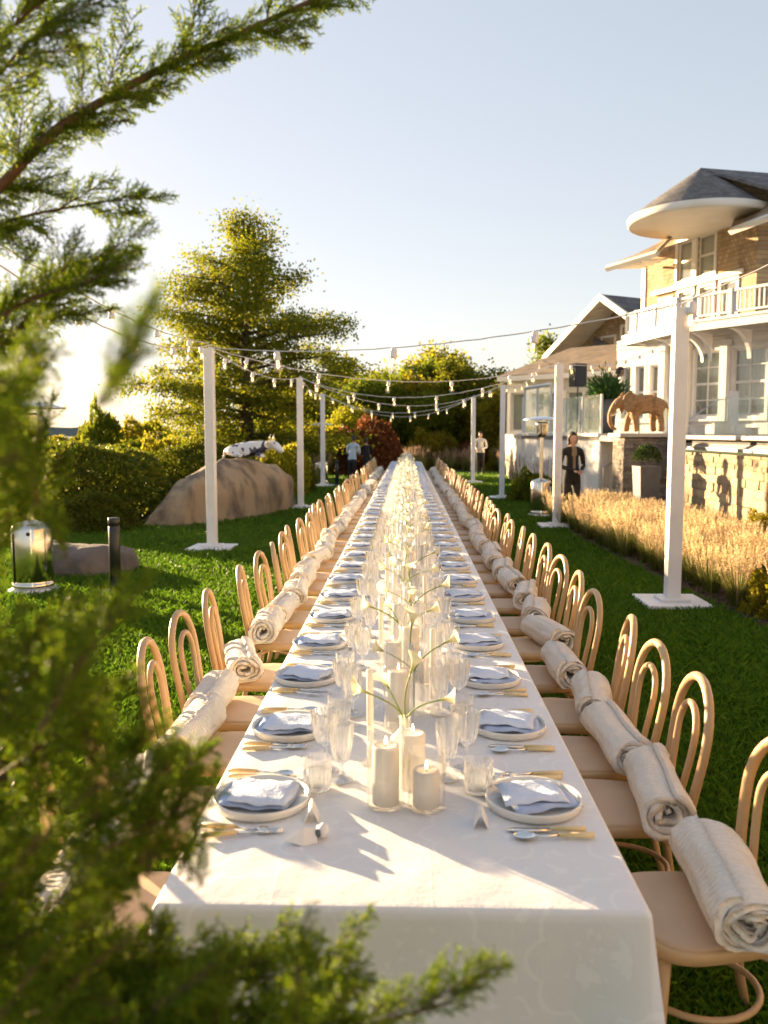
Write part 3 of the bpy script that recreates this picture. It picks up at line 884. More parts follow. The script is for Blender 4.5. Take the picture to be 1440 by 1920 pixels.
for k in range(4):
    a_ = Vector((7.5 + .25 * k, 32.2 - .4 * k, 7.80)); b_ = Vector((9.4 + .1 * k, 34.4 - .5 * k, 7.74 + .5)); 
    rb = MB(); rb.tube([a_, b_], .05, 4); hp_(rb, 'rafter_tail', M['cream'])
pent((10.45, 28.55, 8.28), (11.05, 26.25, 8.28), (11.62, 28.4, 9.1), (11.2, 30.2, 9.1))

# gabled wing behind
pk = Vector((8.85, 40.0, 7.95)); ga = Vector((-.5, .866, 0)); gn = Vector((-.866, -.5, 0))
def gz(t): return 7.95 - .62 * abs(t)
mb = MB(); back = -gn * 9
for sgn in (-1, 1):
    e = pk + ga * ((4.0 if sgn > 0 else 2.9) * sgn) + Vector((0, 0, gz(4.0 if sgn > 0 else 2.9) - 7.95))
    q = [pk, e, e + back, pk + back]
    mb.slab(q if sgn > 0 else q[::-1], (0, 0, 1), .14)
hp_(mb, 'gable_roof', M['roof'])
for sgn in (-1, 1):
    e = pk + ga * ((4.04 if sgn > 0 else 2.95) * sgn) + Vector((0, 0, gz(4.04 if sgn > 0 else 2.95) - 7.95))
    mb = MB()
    o_ = gn * .06
    mb.add([pk + o_ + Vector((0, 0, .16)), e + o_ + Vector((0, 0, .16)), e + o_ - Vector((0, 0, .16)), pk + o_ - Vector((0, 0, .16)),
            pk - gn * .1 + Vector((0, 0, .16)), e - gn * .1 + Vector((0, 0, .16)), e - gn * .1 - Vector((0, 0, .16)), pk - gn * .1 - Vector((0, 0, .16))],
           [(0, 1, 2, 3), (7, 6, 5, 4), (0, 4, 5, 1), (3, 2, 6, 7), (1, 5, 6, 2), (0, 3, 7, 4)])
    hp_(mb, 'barge_board', M['cream'])
    mb = MB(); nb = -gn * 1.6
    for k in range(7):                               # boards of the gable soffit
        f0, f1 = k / 7, (k + .94) / 7
        p0_, p1_ = pk.lerp(e, f0) - Vector((0, 0, .02)), pk.lerp(e, f1) - Vector((0, 0, .02))
        sb = MB(); sb.slab([p0_ - gn * .1, p1_ - gn * .1, p1_ + nb, p0_ + nb], (0, 0, -1), .03); hp_(sb, 'soffit_board', M['cream'])
mb = MB(); wl = Frame(pk - gn * 1.5, ga)
mb.add([wl.pt(-2.7, 0, 1.7), wl.pt(3.4, 0, 1.7), wl.pt(3.4, 0, gz(3.4) - .06), wl.pt(0, 0, 7.85), wl.pt(-2.7, 0, gz(2.7) - .06)], [(0, 1, 2, 3, 4)])
hp_(mb, 'gable_wall', M['shingle'])
window(wl, -.9, .1, 5.4, 6.7, 1, 2, m=M['cream']); window(wl, .6, 1.4, 5.2, 6.3, 1, 1, m=M['cream'])
mb = MB(); mb.slab([(8.9, 41.6, 5.8), (16, 40, 5.8), (16, 46.5, 8.7), (10.1, 46.5, 8.7)], (0, 0, 1), .14); hp_(mb, 'rear_roof', M['roof'])

# single storey pavilion on the terrace
pv = Frame((8.9, 33.6), (-4.55, 4.5))
Lp = math.hypot(4.55, 4.5)
mb = MB(); mb.slab([pv.pt(-.2, .55, 4.12), pv.pt(Lp, .55, 4.12), pv.pt(Lp - 1.2, -3.2, 5.5), pv.pt(-.2, -3.2, 5.5)], (0, 0, 1), .12); hp_(mb, 'pavilion_roof', M['roof_warm'])
mb = MB(); pv.box(mb, -.2, Lp, .50, .60, 4.0, 4.2); hp_(mb, 'pavilion_fascia', M['cream'])
mb = MB(); pv.box(mb, -.2, Lp, -.1, .50, 4.02, 4.06); hp_(mb, 'pavilion_soffit', M['cream'])
pops = [(.5 + k * .95, 1.3 + k * .95, 1.85, 3.5) for k in range(6)]
facade(pv, -.2, Lp - .1, TZ, 4.02, pops, M['cream'], name='pavilion_wall')
for a, b, zb, zt in pops: window(pv, a, b, zb, zt, 1, 1, m=M['cream'], trim=.07)

# unseen house wing, added to bounce warm light and block blue sky
bounce_wing = Frame((9.5, -9.0), (.12, 1))
facade(bounce_wing, 0, 22, TZ, 8.5, [(2 + 3.2 * k, 3.4 + 3.2 * k, 2.2, 4.5) for k in range(6)], M['shingle'], name='shingle_wall')
for k in range(6): window(bounce_wing, 2 + 3.2 * k, 3.4 + 3.2 * k, 2.2, 4.5, 2, 2)
mb = MB(); mb.slab([bounce_wing.pt(-1, .8, 8.4), bounce_wing.pt(23, .8, 8.4), bounce_wing.pt(23, -4, 11), bounce_wing.pt(-1, -4, 11)], (0, 0, 1), .14); hp_(mb, 'bounce_wing_roof', M['roof'])
# ------------------------------------------------------------------ things on the terrace
M['carved'] = mat('carved_wood', (.46, .25, .10), .6, (.28, .15, .06), 14, detail=3, bump=.9, bscale=26, stretch=(1, 1, 2.5))
el = empty('elephant_sculpture', (4.86, 17.95, 1.777), R(4))
tag(el, 'carved brown wooden elephant sculpture standing on the stone pillar', 'sculpture')
J = [((.46, 0, .58), (.13, .14)), ((.28, 0, .61), (.185, .19)), ((.02, 0, .60), (.20, .195)), ((-.20, 0, .62), (.165, .175)), ((-.33, 0, .65), (.115, .125)), ((-.46, 0, .64), (.12, .14)),   # 0-5
     ((-.575, 0, .54), .078), ((-.64, 0, .40), .060), ((-.655, 0, .25), .050), ((-.60, 0, .12), .042), ((-.50, 0, .07), .036),              # 6-10 trunk
     ((-.20, .11, .40), .078), ((-.25, .12, .20), .066), ((-.27, .12, .02), .074), ((-.18, -.11, .40), .078), ((-.14, -.12, .20), .066), ((-.12, -.12, .02), .074),   # 11-16 front legs
     ((.32, .11, .40), .088), ((.29, .12, .20), .066), ((.33, .12, .02), .074), ((.36, -.11, .40), .088), ((.39, -.12, .20), .066), ((.39, -.12, .02), .074),      # 17-22
     ((.56, 0, .56), .025), ((.60, 0, .32), .014)]
E = [(0, 1), (1, 2), (2, 3), (3, 4), (4, 5), (5, 6), (6, 7), (7, 8), (8, 9), (9, 10), (3, 11), (11, 12), (12, 13), (3, 14), (14, 15), (15, 16),
     (1, 17), (17, 18), (18, 19), (1, 20), (20, 21), (21, 22), (0, 23), (23, 24)]
link('body', skin_mesh('elephant_body', J, E, M['carved'], root=2), el)
for sy in (-1, 1):
    mb = MB()
    ear = [(-.41, .77), (-.33, .85), (-.24, .80), (-.20, .66), (-.25, .50), (-.34, .41), (-.40, .48), (-.43, .66)]
    vs = [(x, sy * (.135 + .085 * (x + .42) / .1), z) for x, z in ear] + [(x, sy * (.160 + .085 * (x + .42) / .1), z) for x, z in ear]
    k = len(ear)
    mb.add(vs, [tuple(range(k)), tuple(range(k, 2 * k))[::-1]] + [(i, (i + 1) % k, k + (i + 1) % k, k + i) for i in range(k)])
    mb.build('ear', M['carved'], el)
    mb = MB(); mb.tube([(-.53, sy * .09, .44), (-.60, sy * .12, .37), (-.66, sy * .12, .36)], [.02, .016, .006], 8); mb.build('tusk', M['horn'], el, True)
    mb = MB(); mb.ball((-.56, sy * .13, .60), .018, 8, 6); mb.build('eye', M['black'], el, True)

M['zinc'] = mat('zinc', (.12, .13, .15), .5, (.085, .095, .11), 5, metal=.2)
M['box_leaf'] = mat('boxwood_leaf', (.035, .07, .012), .5, (.075, .12, .02), island=True, transl=.35)
def ball_shrub(name, c, r, n, m, lf=.03, parent=None, squash=1.0):
    D = unit(RNG.normal(size=(n, 3)))
    D[:, 2] = np.abs(D[:, 2]) * 1.0 - .25 * (RNG.random(n) < .35)
    D = unit(D)
    rad = r * (1 + .06 * np.sin(D[:, 0] * 9 + D[:, 2] * 7) + RNG.normal(0, .03, n)) * np.where(RNG.random(n) < .25, RNG.uniform(.6, 1, n), 1)
    P = D * rad[:, None]; P[:, 2] *= squash
    P += np.array(c)
    return link(name, quad_mesh(name, leaf_quads(P, D * .6 + RNG.normal(size=(n, 3)) * .6, lf * RNG.uniform(.7, 1.3, n), lf * .35), m), parent)
pb = empty('boxwood_planter', (4.62, 16.55, 0), .12)
tag(pb, 'clipped boxwood ball in tapered zinc planter before the stone pillar', 'planter')
mb = MB(); mb.add([(-.15, -.15, 0), (.15, -.15, 0), (.15, .15, 0), (-.15, .15, 0), (-.21, -.21, 1.15), (.21, -.21, 1.15), (.21, .21, 1.15), (-.21, .21, 1.15)],
                  [(0, 3, 2, 1), (4, 5, 6, 7), (0, 1, 5, 4), (1, 2, 6, 5), (2, 3, 7, 6), (3, 0, 4, 7)])
mb.build('pot', M['zinc'], pb)
ball_shrub('foliage', (0, 0, 1.30), .24, 2600, M['box_leaf'], .035, pb)
tp = empty('tall_planter', (4.78, 20.6, TZ))
tag(tp, 'tall dark planter of leafy green plant on the terrace behind the elephant', 'planter')
mb = MB(); mb.lathe([(.15, 0), (.24, .85), (.22, .86)], 20, cap0=True, cap1=True); mb.build('pot', M['zinc'], tp, True)
n = 1500
P = np.stack([RNG.normal(0, .16, n), RNG.normal(0, .16, n), .85 + np.abs(RNG.normal(0, .22, n))], 1)
M['fern'] = mat('fern_leaf', (.03, .10, .02), .5, (.07, .17, .03), island=True, transl=.4)
link('foliage', quad_mesh('fern', leaf_quads(P, P - np.array([0, 0, .7]) + RNG.normal(size=P.shape) * .15, .16, .022), M['fern']), tp)

sp = empty('loudspeaker', (4.78, 24.2, TZ), .35)
tag(sp, 'black loudspeaker on a slim stand on the terrace', 'loudspeaker')
mb = MB(); mb.box((0, 0, 1.66), (.38, .34, .64), bev=.015); cab = mb.build('cabinet', M['black'], sp)
M['grille'] = mat('grille', (.05, .05, .052), .7, (.03, .03, .03), 60)
mb = MB(); mb.box((0, -.175, 1.66), (.33, .012, .58), bev=.004); mb.build('grille', M['grille'], sp)
mb = MB(); mb.lathe([(.018, .02), (.018, 1.34)], 8); mb.build('pole', M['black'], sp)
for k in range(3):
    a = k * 2.09
    mb = MB(); mb.tube([(0, 0, .42), (.42 * math.cos(a), .42 * math.sin(a), .01)], .012, 6); mb.build('leg', M['black'], sp)

# lanterns, board and stair rail on the terrace near the windows
M['lantern'] = mat('lantern_paper', (.78, .70, .58), .7)
for k, (x, y, h_, lb) in enumerate(((6.72, 19.9, .22, 'small pale block lantern near the stair rail on the terrace'), (6.98, 19.2, .30, 'wide pale block lantern behind the stair rail on the terrace'),
                                (7.55, 19.0, .16, 'low pale block lantern under the notice board'), (7.95, 18.7, .21, 'pale block lantern beside the dark cushion'))):
    mb = MB(); mb.box((0, 0, h_ / 2 + .002), (.22, .22, h_), bev=.01); mb.box((0, 0, h_ + .012), (.25, .25, .02), bev=.004)
    tag(mb.build('lantern', M['lantern'], None, loc=(x, y, TZ), rot=(0, 0, .2 * k)), lb, 'lantern', 'pale block lanterns on the terrace')
br = empty('notice_board', (7.52, 20.0, TZ), .25)
tag(br, 'blank white notice board standing on the terrace by the windows', 'board')
mb = MB(); mb.box((0, 0, .62), (.26, .04, .80), bev=.008); mb.build('panel', M['clap_white'], br)
mb = MB(); mb.box((-.1, 0, .11), (.04, .05, .22)); mb.build('foot', M['clap_white'], br)
mb = MB(); mb.box((.1, 0, .11), (.04, .05, .22)); mb.build('foot', M['clap_white'], br)
sr = empty('stair_rail', (7.0, 19.4, TZ))
tag(sr, 'slanting steel stair rail on the terrace', 'handrail')
mb = MB(); mb.tube([(-.75, -.2, .35), (.0, .1, .80), (.22, .15, .82), (.22, .15, .02)], .016, 8); mb.build('bar', M['pole_metal'], sr)
mb = MB(); mb.tube([(-.75, -.2, .02), (-.75, -.2, .35)], .016, 8); mb.build('upright', M['pole_metal'], sr)
gr3 = empty('glass_railing', (6.35, 17.8, TZ))
tag(gr3, 'low clear glass railing behind the elephant along the terrace edge', 'railing')
for k in range(3):
    mb = MB(); mb.box((.5 + k * .82, .5 - .3 * k, .42), (.78, .015, .80), rz=-.35); mb.build('glass_panel', M['panelglass'], gr3)
M['navy'] = mat('navy_fabric', (.02, .024, .035), .9, (.03, .035, .05), 40, bump=.2)
cu = empty('lounge_seat', (8.25, 18.3, TZ), .5)
tag(cu, 'low terrace seat with dark pointed cushion at the wall edge', 'seat')
mb = MB(); mb.box((0, 0, .12), (.75, .6, .20), bev=.04); mb.build('seat_block', M['lantern'], cu)
mb = MB(); mb.box((-.05, .05, .40), (.42, .14, .40), M=Matrix.Rotation(R(45), 4, 'Y'), bev=.05); mb.build('cushion', M['navy'], cu)

# ================================================================== people
M['skin'] = mat('skin', (.50, .29, .20), .55, (.44, .25, .17), 12, subsurf=.0)
M['hair'] = mat('hair', (.018, .012, .009), .6, (.035, .022, .015), 30)
M['suit'] = mat('suit_black', (.005, .005, .006), .85, (.008, .008, .009), 20, bump=.1)
M['shirt_olive'] = mat('shirt_olive', (.20, .15, .09), .8)
M['shirt_blue'] = mat('shirt_blue', (.42, .52, .62), .8, (.36, .46, .56), 6, bump=.15)
M['shirt_white'] = mat('shirt_white', (.72, .66, .60), .8, (.62, .57, .52), 6, bump=.15)
M['trousers'] = mat('trousers_black', (.012, .012, .014), .8)
def person(loc, rz, top_m, label, h=1.76, arms='down', jacket=False, lean=0.0, stride=.05, hair_len=.0, cut_z=None, hold=None):
    """faces local -Y; the body is one skinned surface, head and hair are children"""
    s = h / 1.76
    root = empty('person', loc, rz); root.scale = (s, s, s)
    tag(root, label, 'person', 'people around the table')
    ln = lambda z: -lean * max(0, z - .95)
    Jt = [((0, 0, .96), (.15, .115)), ((0, ln(1.12), 1.12), (.145, .10)), ((0, ln(1.32), 1.32), (.165, .11)), ((0, ln(1.45) + .01, 1.45), (.12, .085)), ((0, ln(1.53), 1.53), (.052, .055)), ((0, ln(1.58) - .01, 1.58), (.05, .052))]
    Ed = [(0, 1), (1, 2), (2, 3), (3, 4), (4, 5)]
    hands = []
    for sx in (-1, 1):
        b = len(Jt)
        st = stride * sx
        Jt += [((sx * .095, 0, .86), (.095, .10)), ((sx * .105, -st * .5 - .01, .50), (.062, .066)), ((sx * .11, st * .6 + .02, .12), (.045, .05)), ((sx * .11, st * .6 + .0, .045), (.043, .043)), ((sx * .12, st * .6 - .15, .035), (.04, .03))]
        Ed += [(0, b), (b, b + 1), (b + 1, b + 2), (b + 2, b + 3), (b + 3, b + 4)]
        b = len(Jt)
        sh = (sx * .195, ln(1.43) + .01, 1.425)
        if arms == 'down': elb, wr = (sx * .255, ln(1.15) + .03, 1.14), (sx * .25, ln(.95) - .05, .90)
        elif arms == 'front': elb, wr = (sx * .26, .02, 1.14), (sx * .08, -.22, 1.06)
        else: elb, wr = (sx * .24, ln(1.15) - .10, 1.16), (sx * .12, ln(1.1) - .33, 1.10)
        Jt += [(sh, (.068, .068)), (elb, (.047, .047)), (wr, (.032, .034))]
        Ed += [(3, b), (b, b + 1), (b + 1, b + 2)]
        hands.append((Vector(wr), (Vector(wr) - Vector(elb)).normalized(), sx))
    mats = [M['trousers'], top_m, M['skin'], M['suit'], M['black']]
    def pick(c):
        if c.z > 1.515: return 2
        if c.z < .07: return 4
        if c.z > .93 or abs(c.x) > .19:
            if jacket and not (abs(c.x) < .012 + .11 * (c.z - 1.08) and c.y < ln(c.z) - .02 and c.z > 1.08): return 3
            return 1
        return 3 if (jacket and c.z > .80) else 0
    link('body', skin_mesh('person_body', Jt, Ed, mats, 3, pick), root)
    # head with brow, nose, chin, ears, eyes
    hy = ln(1.66) - .015
    mb = MB(); nn, mm = 20, 16; vs = []
    for i in range(mm + 1):
        ph = math.pi * i / mm; z = -math.cos(ph)
        for j in range(nn):
            a = 2 * math.pi * j / nn
            x, y = math.sin(ph) * math.cos(a), math.sin(ph) * math.sin(a)
            wx = .074 * (1 - .22 * max(0, -z)); wy = .098
            yy = y * wy
            if y < 0:
                if -.25 < z < .15 and abs(x) < .22: yy -= .020 * (1 - abs(x) / .22) * (1 - max(0, z) / .15) * (.5 + .5 * (.15 - z) / .4)   # nose
                if z < -.55: yy -= .008                                                        # chin
                if .08 < z < .22 and .18 < abs(x) < .6: yy += .006                              # eye sockets
            vs.append((x * wx, yy, z * .125))
    fs = [(i * nn + j, i * nn + (j + 1) % nn, (i + 1) * nn + (j + 1) % nn, (i + 1) * nn + j) for i in range(mm) for j in range(nn)]
    mb.add(vs, fs)
    for sx in (-1, 1): mb.ball((sx * .077, .012, .0), (.012, .022, .034), 8, 6)
    hd = mb.build('head', M['skin'], root, True, loc=(0, hy, 1.655), rot=(R(8) if lean else 0, 0, 0))
    for sx in (-1, 1):
        mb = MB(); mb.ball((sx * .030, -.083, .018), (.012, .008, .007), 8, 6); mb.build('eye', M['black'], hd)
    mb = MB(); mb.tube([(-.024, -.084, -.060), (0, -.092, -.058), (.024, -.084, -.060)], .006, 6); mb.build('mouth', mat('lip', (.32, .12, .09), .5), hd)
    mb = MB(); vs = []
    for i in range(13):
        ph = math.pi * (.02 + .62 * i / 12)
        for j in range(24):
            a = 2 * math.pi * j / 24
            k = 1 + .05 * math.sin(7 * a + i) + .03 * math.sin(13 * a - i * 2)
            x, y, z = math.sin(ph) * math.cos(a) * .094 * k, math.sin(ph) * math.sin(a) * .118 * k + .012, math.cos(ph) * .150
            front = max(0, -math.sin(a))
            if front > .3 and z < .075: y += .05 * front; z = .075 + (z - .075) * .15
            elif z < -.02: z = z - hair_len * max(0, math.sin(a) * .6 + .4)
            vs.append((x, y, z))
    mb.add(vs, [(i * 24 + j, (i + 1) * 24 + j, (i + 1) * 24 + (j + 1) % 24, i * 24 + (j + 1) % 24) for i in range(12) for j in range(24)])
    mb.build('hair', M['hair'], hd, True)
    # hands with palm, four unequal curled fingers and a thumb
    for wv, dv, sx in hands:
        mb = MB()
        sd = dv.cross(Vector((0, 0, 1)));
        sd = sd.normalized() if sd.length > .1 else Vector((0, 1, 0))
        nv = sd.cross(dv).normalized()
        pc = wv + dv * .05
        Mx = Matrix((( *dv, 0), (*sd, 0), (*nv, 0), (0, 0, 0, 1))).transposed()
        mb.box(pc, (.09, .075, .028), M=Mx, bev=.01)
        for f, (o_, ln_) in enumerate(((-.028, .062), (-.010, .075), (.009, .070), (.027, .055))):
            a0 = wv + dv * .092 + sd * o_
            mb.tube([a0, a0 + dv * ln_ * .5 - nv * .006, a0 + dv * ln_ * .8 - nv * .028], [.0095, .009, .007], 6)
        a0 = wv + dv * .035 - sd * sx * .036
        mb.tube([a0, a0 + dv * .03 - sd * sx * .022, a0 + dv * .06 - sd * sx * .022 - nv * .012], [.011, .010, .008], 6)
        mb.build('hand', M['skin'], root, True)
    return root
person((3.20, 16.6, 0), R(18), M['shirt_olive'], 'person in black suit over olive shirt, hands clasped, beside the heater', 1.77, 'front', True, hair_len=.06)
person((-1.85, 29.0, 0), R(160), M['shirt_blue'], 'person in pale blue shirt and black trousers leaning at the far table end', 1.66, 'reach', lean=.25)
person((3.15, 36.5, 0), R(-20), M['shirt_white'], 'person in white shirt and black trousers on the far lawn', 1.80, 'front')
person((4.95, 21.7, TZ), R(70), M['suit'], 'person in dark clothes bending by the planter on the terrace', 1.66, 'reach', lean=.55)
person((-1.45, 31.5, 0), R(200), M['shirt_olive'], 'person in dark clothes half hidden behind the far sea-side chairs', 1.55, 'reach', True, lean=.2)

# ================================================================== trees, shrubs, hedges, ornamental grasses
def leafmat(name, c1, c2, tr=.5, rnd=.25):
    return mat(name, c1, .55, c2, island=True, transl=tr, objrand=rnd, spec=.25)
M['oak_leaf'] = leafmat('oak_leaf', (.10, .165, .012), (.32, .285, .02), .65, 0)
M['tree_leaf'] = leafmat('tree_leaf', (.09, .145, .012), (.25, .25, .02), .68)
M['yellow_leaf'] = leafmat('yellow_leaf', (.19, .20, .014), (.42, .35, .025), .68)
M['red_leaf'] = leafmat('red_leaf', (.11, .035, .016), (.20, .07, .022), .5)
M['hedge_leaf'] = leafmat('hedge_leaf', (.065, .11, .010), (.20, .20, .018), .55, .15)
M['straw'] = leafmat('straw', (.58, .43, .22), (.76, .60, .37), .5, .12)
M['straw_pink'] = leafmat('straw_pink', (.42, .27, .18), (.55, .40, .28), .5, .12)
M['grassgreen'] = leafmat('ornamental_blade', (.09, .13, .02), (.24, .24, .05), .55, .1)

def trunk_mesh(name, h, r, limbs):
    mb = MB()
    mb.tube([(0, 0, -.1), (.02, .01, h * .25), (-.03, .02, h * .55), (.02, 0, h * .85), (0, 0, h)], [r * 1.25, r, r * .7, r * .35, r * .1], 10)
    for a, b, c, q in limbs: mb.tube([a, b, c], [q, q * .65, q * .15], 6)
    return mb.mesh(name, M['bark'], True)

# the big oak behind the boulder: layered limbs, open gaps
def oak():
    rnd = random.Random(5)
    H = 10.1
    limbs, C_ = [], []
    prof = lambda z: float(np.interp(z, [1.0, 2.4, 4.1, 6.2, 8.3, 9.4, 10.1], [3.3, 4.0, 4.3, 3.0, 1.6, .75, .25]))
    z = 1.25
    while z < H - .15:
        k = 7 if z < 7 else 5
        a0 = rnd.uniform(0, 6.28)
        for i in range(k):
            a = a0 + 6.28 * i / k + rnd.uniform(-.3, .3)
            zz = z + rnd.uniform(-.45, .45)
            r_ = prof(zz) * rnd.choice([.55, .8, .9, 1.0, 1.08])
            rise = (.06 + .035 * max(0, zz - 2)) * r_ + rnd.uniform(-.2, .2) - (.3 if zz < 2.5 else 0)
            e = Vector((math.cos(a) * r_, math.sin(a) * r_, zz + rise))
            m_ = Vector((e.x * .5, e.y * .5, zz + rise * .65 + .1))
            if rnd.random() < .20: continue
            limbs.append(((0, 0, zz), m_, e, .035 + .012 * r_))
            nc = max(2, int(r_ * 2.2))
            for j in range(nc):
                f = .38 + .72 * (j + rnd.random() * .6) / nc
                p = Vector((0, 0, zz)).lerp(m_, min(1, f * 2)) if f < .5 else m_.lerp(e, min(1.05, f * 2 - 1))
                C_.append((p + Vector((rnd.gauss(0, .18), rnd.gauss(0, .18), rnd.gauss(0, .08))), .30 + .24 * rnd.random()))
        z += .44
    Ps, Ds = [], []
    for c, s in C_:
        n = int(105 * (s / .4) ** 2)
        q = RNG.normal(size=(n, 3)) * np.array([s * .62, s * .62, s * .44])
        Ps.append(q + np.array(c)); Ds.append(q * .8 + RNG.normal(size=(n, 3)) * .3 + np.array([0, 0, -.1]))
    P, D = np.concatenate(Ps), np.concatenate(Ds)
    n = len(P)
    return limbs, quad_mesh('crown', leaf_quads(P, D, RNG.uniform(.09, .17, n), RNG.uniform(.03, .05, n)), M['oak_leaf'])
limbs, crown = oak()
t = empty('oak_tree', (-6.35, 34, 0))
tag(t, 'tall oak tree with golden layered foliage behind the boulder', 'tree')
link('trunk', trunk_mesh('trunk', 10.0, .24, limbs), t); link('crown', crown, t)

def lumpy_crown(name, rx, ry, h, z0, nclump, per, leaf, m, seed, cs=.5):
    g = np.random.default_rng(seed)
    Ps, Ds = [], []
    for k in range(nclump):
        u = g.normal(size=3); u /= np.linalg.norm(u)
        rad = g.uniform(.45, 1.02)
        c = np.array([u[0] * rx, u[1] * ry, 0]) * rad
        zz = .5 + .5 * u[2] * rad
        c[2] = z0 + (h - z0) * zz
        s = cs * g.uniform(.6, 1.25)
        q = g.normal(size=(per, 3)) * np.array([s, s, s * .7]) * .55
        Ps.append(q + c); Ds.append(q + g.normal(size=(per, 3)) * s * .4)
    P, D = np.concatenate(Ps), np.concatenate(Ds)
    n = len(P)
    return quad_mesh(name, leaf_quads(P, D, g.uniform(.7, 1.3, n) * leaf, g.uniform(.3, .42, n) * leaf, g), m)
TREES = [lumpy_crown('crown', 2.2, 2.2, 6.4, .9, 90, 130, .20, M['tree_leaf'], 21, .75), lumpy_crown('crown', 1.7, 1.7, 7.0, 1.2, 80, 130, .20, M['tree_leaf'], 22, .65),
         lumpy_crown('crown', 2.0, 2.0, 5.6, .6, 90, 120, .19, M['yellow_leaf'], 23, .7)]
TRUNKS = []
for k in range(3):
    rnd = random.Random(k)
    lb = [((0, 0, 1.2 + .5 * i), (math.cos(i * 2.4) * .7, math.sin(i * 2.4) * .7, 1.9 + .5 * i), (math.cos(i * 2.4) * 1.5, math.sin(i * 2.4) * 1.5, 2.5 + .5 * i), .06) for i in range(7)]
    TRUNKS.append(trunk_mesh('trunk', 5.6, .14, lb))
spots = []
rnd = random.Random(9)
kinds = ['dark green', 'slim green', 'golden green']
x = -7.5
i = 0
while x < 15:
    y = 52 + rnd.uniform(-3, 6)
    k = [0, 2, 1, 0, 2, 1, 2, 0][i % 8]
    s = rnd.uniform(.95, 1.2)
    if x > 9: s *= 1.15
    spots.append((x, y, k, s)); x += rnd.uniform(1.3, 2.0); i += 1
for j, (x, y, k, s) in enumerate(spots):
    t = empty('background_tree', (x, y, 0), rnd.uniform(0, 6.28)); t.scale = (s, s, s * rnd.uniform(.85, 1.1))
    tag(t, f'{kinds[k]} tree in the far tree belt, {ordinal(j + 1)} from the sea end', 'tree', 'trees of the far belt')
    link('trunk', TRUNKS[k], t); link('crown', TREES[k], t)
# a second row, lower, in front of the belt
for j, (x, y, k, s) in enumerate([(-2.9, 45.5, 2, .6), (-.6, 46, 1, .60), (1.4, 45.5, 0, .66), (3.9, 46, 2, .62), (6.0, 46, 1, .72), (5.2, 43.5, 2, .78), (-1.8, 47.5, 0, .85), (.6, 48, 2, .9), (2.6, 47.8, 1, .85)]):
    t = empty('background_tree', (x, y, 0), j * 1.3); t.scale = (s, s, s)
    tag(t, f'small {kinds[k]} tree before the far belt, {ordinal(j + 1)} of that row', 'tree', 'small trees before the belt')
    link('trunk', TRUNKS[k], t); link('crown', TREES[k], t)

def bush_mesh(rx, ry, h, n, leaf, m, seed, lump=.16, flat=.0):
    g = np.random.default_rng(seed)
    D = unit(g.normal(size=(n, 3))); D[:, 2] = np.abs(D[:, 2]); 
    ph = g.uniform(0, 6.28, 8)
    r = 1 + lump * (np.sin(D[:, 0] * 5 + ph[0]) * np.sin(D[:, 1] * 6 + ph[1]) + .6 * np.sin(D[:, 2] * 9 + D[:, 0] * 8 + ph[2]) + .4 * np.sin(D[:, 1] * 15 + ph[3]))
    depth = np.where(g.random(n) < .72, g.normal(1, .03, n), g.uniform(.55, 1, n))
    sup = 1 / np.maximum(np.abs(D) ** 3.2 @ np.ones(3), 1e-6) ** (1 / 3.2) if flat else 1
    P = D * (r * depth * sup)[:, None] * np.array([rx, ry, h])
    dirs = D + g.normal(size=(n, 3)) * .8
    return quad_mesh('foliage', leaf_quads(P, dirs, g.uniform(.7, 1.3, n) * leaf, g.uniform(.3, .42, n) * leaf, g), m)
HEDGE = [bush_mesh(1, 1, 1, 14000, .065, M['hedge_leaf'], 41, .07, 1), bush_mesh(1, 1, 1, 12000, .07, M['hedge_leaf'], 42, .12)]
BUSH = {'green': bush_mesh(1, 1, 1, 6000, .10, M['tree_leaf'], 43), 'golden': bush_mesh(1, 1, 1, 6000, .10, M['yellow_leaf'], 44), 'red': bush_mesh(1, 1, 1, 7000, .09, M['red_leaf'], 45)}
stem = MB()
for k in range(7):
    a = k * .9
    stem.tube([(0, 0, -.05), (.25 * math.cos(a), .25 * math.sin(a), .4), (.55 * math.cos(a), .55 * math.sin(a), .8)], [.035, .025, .008], 5)
STEM = stem.mesh('stems', M['bark'])
def shrub(mesh, x, y, rx, ry, h, label, name='shrub', grp=None, rz=0.0):
    t = empty(name, (x, y, -.03), rz)
    tag(t, label, 'shrub' if name != 'hedge' else 'hedge', grp)
    link('foliage', mesh, t, scale=(rx, ry, h)); link('stems', STEM, t, scale=(rx, ry, h))
    return t
G1 = 'clipped hedges of the sea-side garden'
shrub(HEDGE[0], -6.45, 17.3, 1.5, 1.3, 1.42, 'broad clipped hedge mound left of the boulder', 'hedge', G1, .3)
shrub(HEDGE[1], -5.75, 15.5, .75, .65, .66, 'low loose shrub at the foot of the clipped hedge mound', 'shrub', G1)
shrub(HEDGE[0], -5.3, 22.4, 1.2, 1.1, 1.45, 'rounded clipped hedge just behind the boulder', 'hedge', G1, 1.1)
shrub(HEDGE[0], -8.6, 21.5, 2.2, 1.4, 1.35, 'long clipped hedge behind the broad mound', 'hedge', G1, -.2)
shrub(HEDGE[0], -8.0, 28.0, 3.0, 1.3, 1.4, 'distant flat hedge under the oak', 'hedge', G1, .1)
shrub(HEDGE[0], -13.0, 30.0, 3.2, 1.6, 1.45, 'distant flat hedge towards the sea', 'hedge', G1, .2)
shrub(HEDGE[1], -9.6, 17.4, 1.7, 1.5, 1.05, 'hedge mound behind the near heater', 'hedge', G1, .9)
shrub(HEDGE[0], -16.5, 40, 3.6, 1.6, 1.3, 'farthest low hedge before the sea', 'hedge', G1, .2)
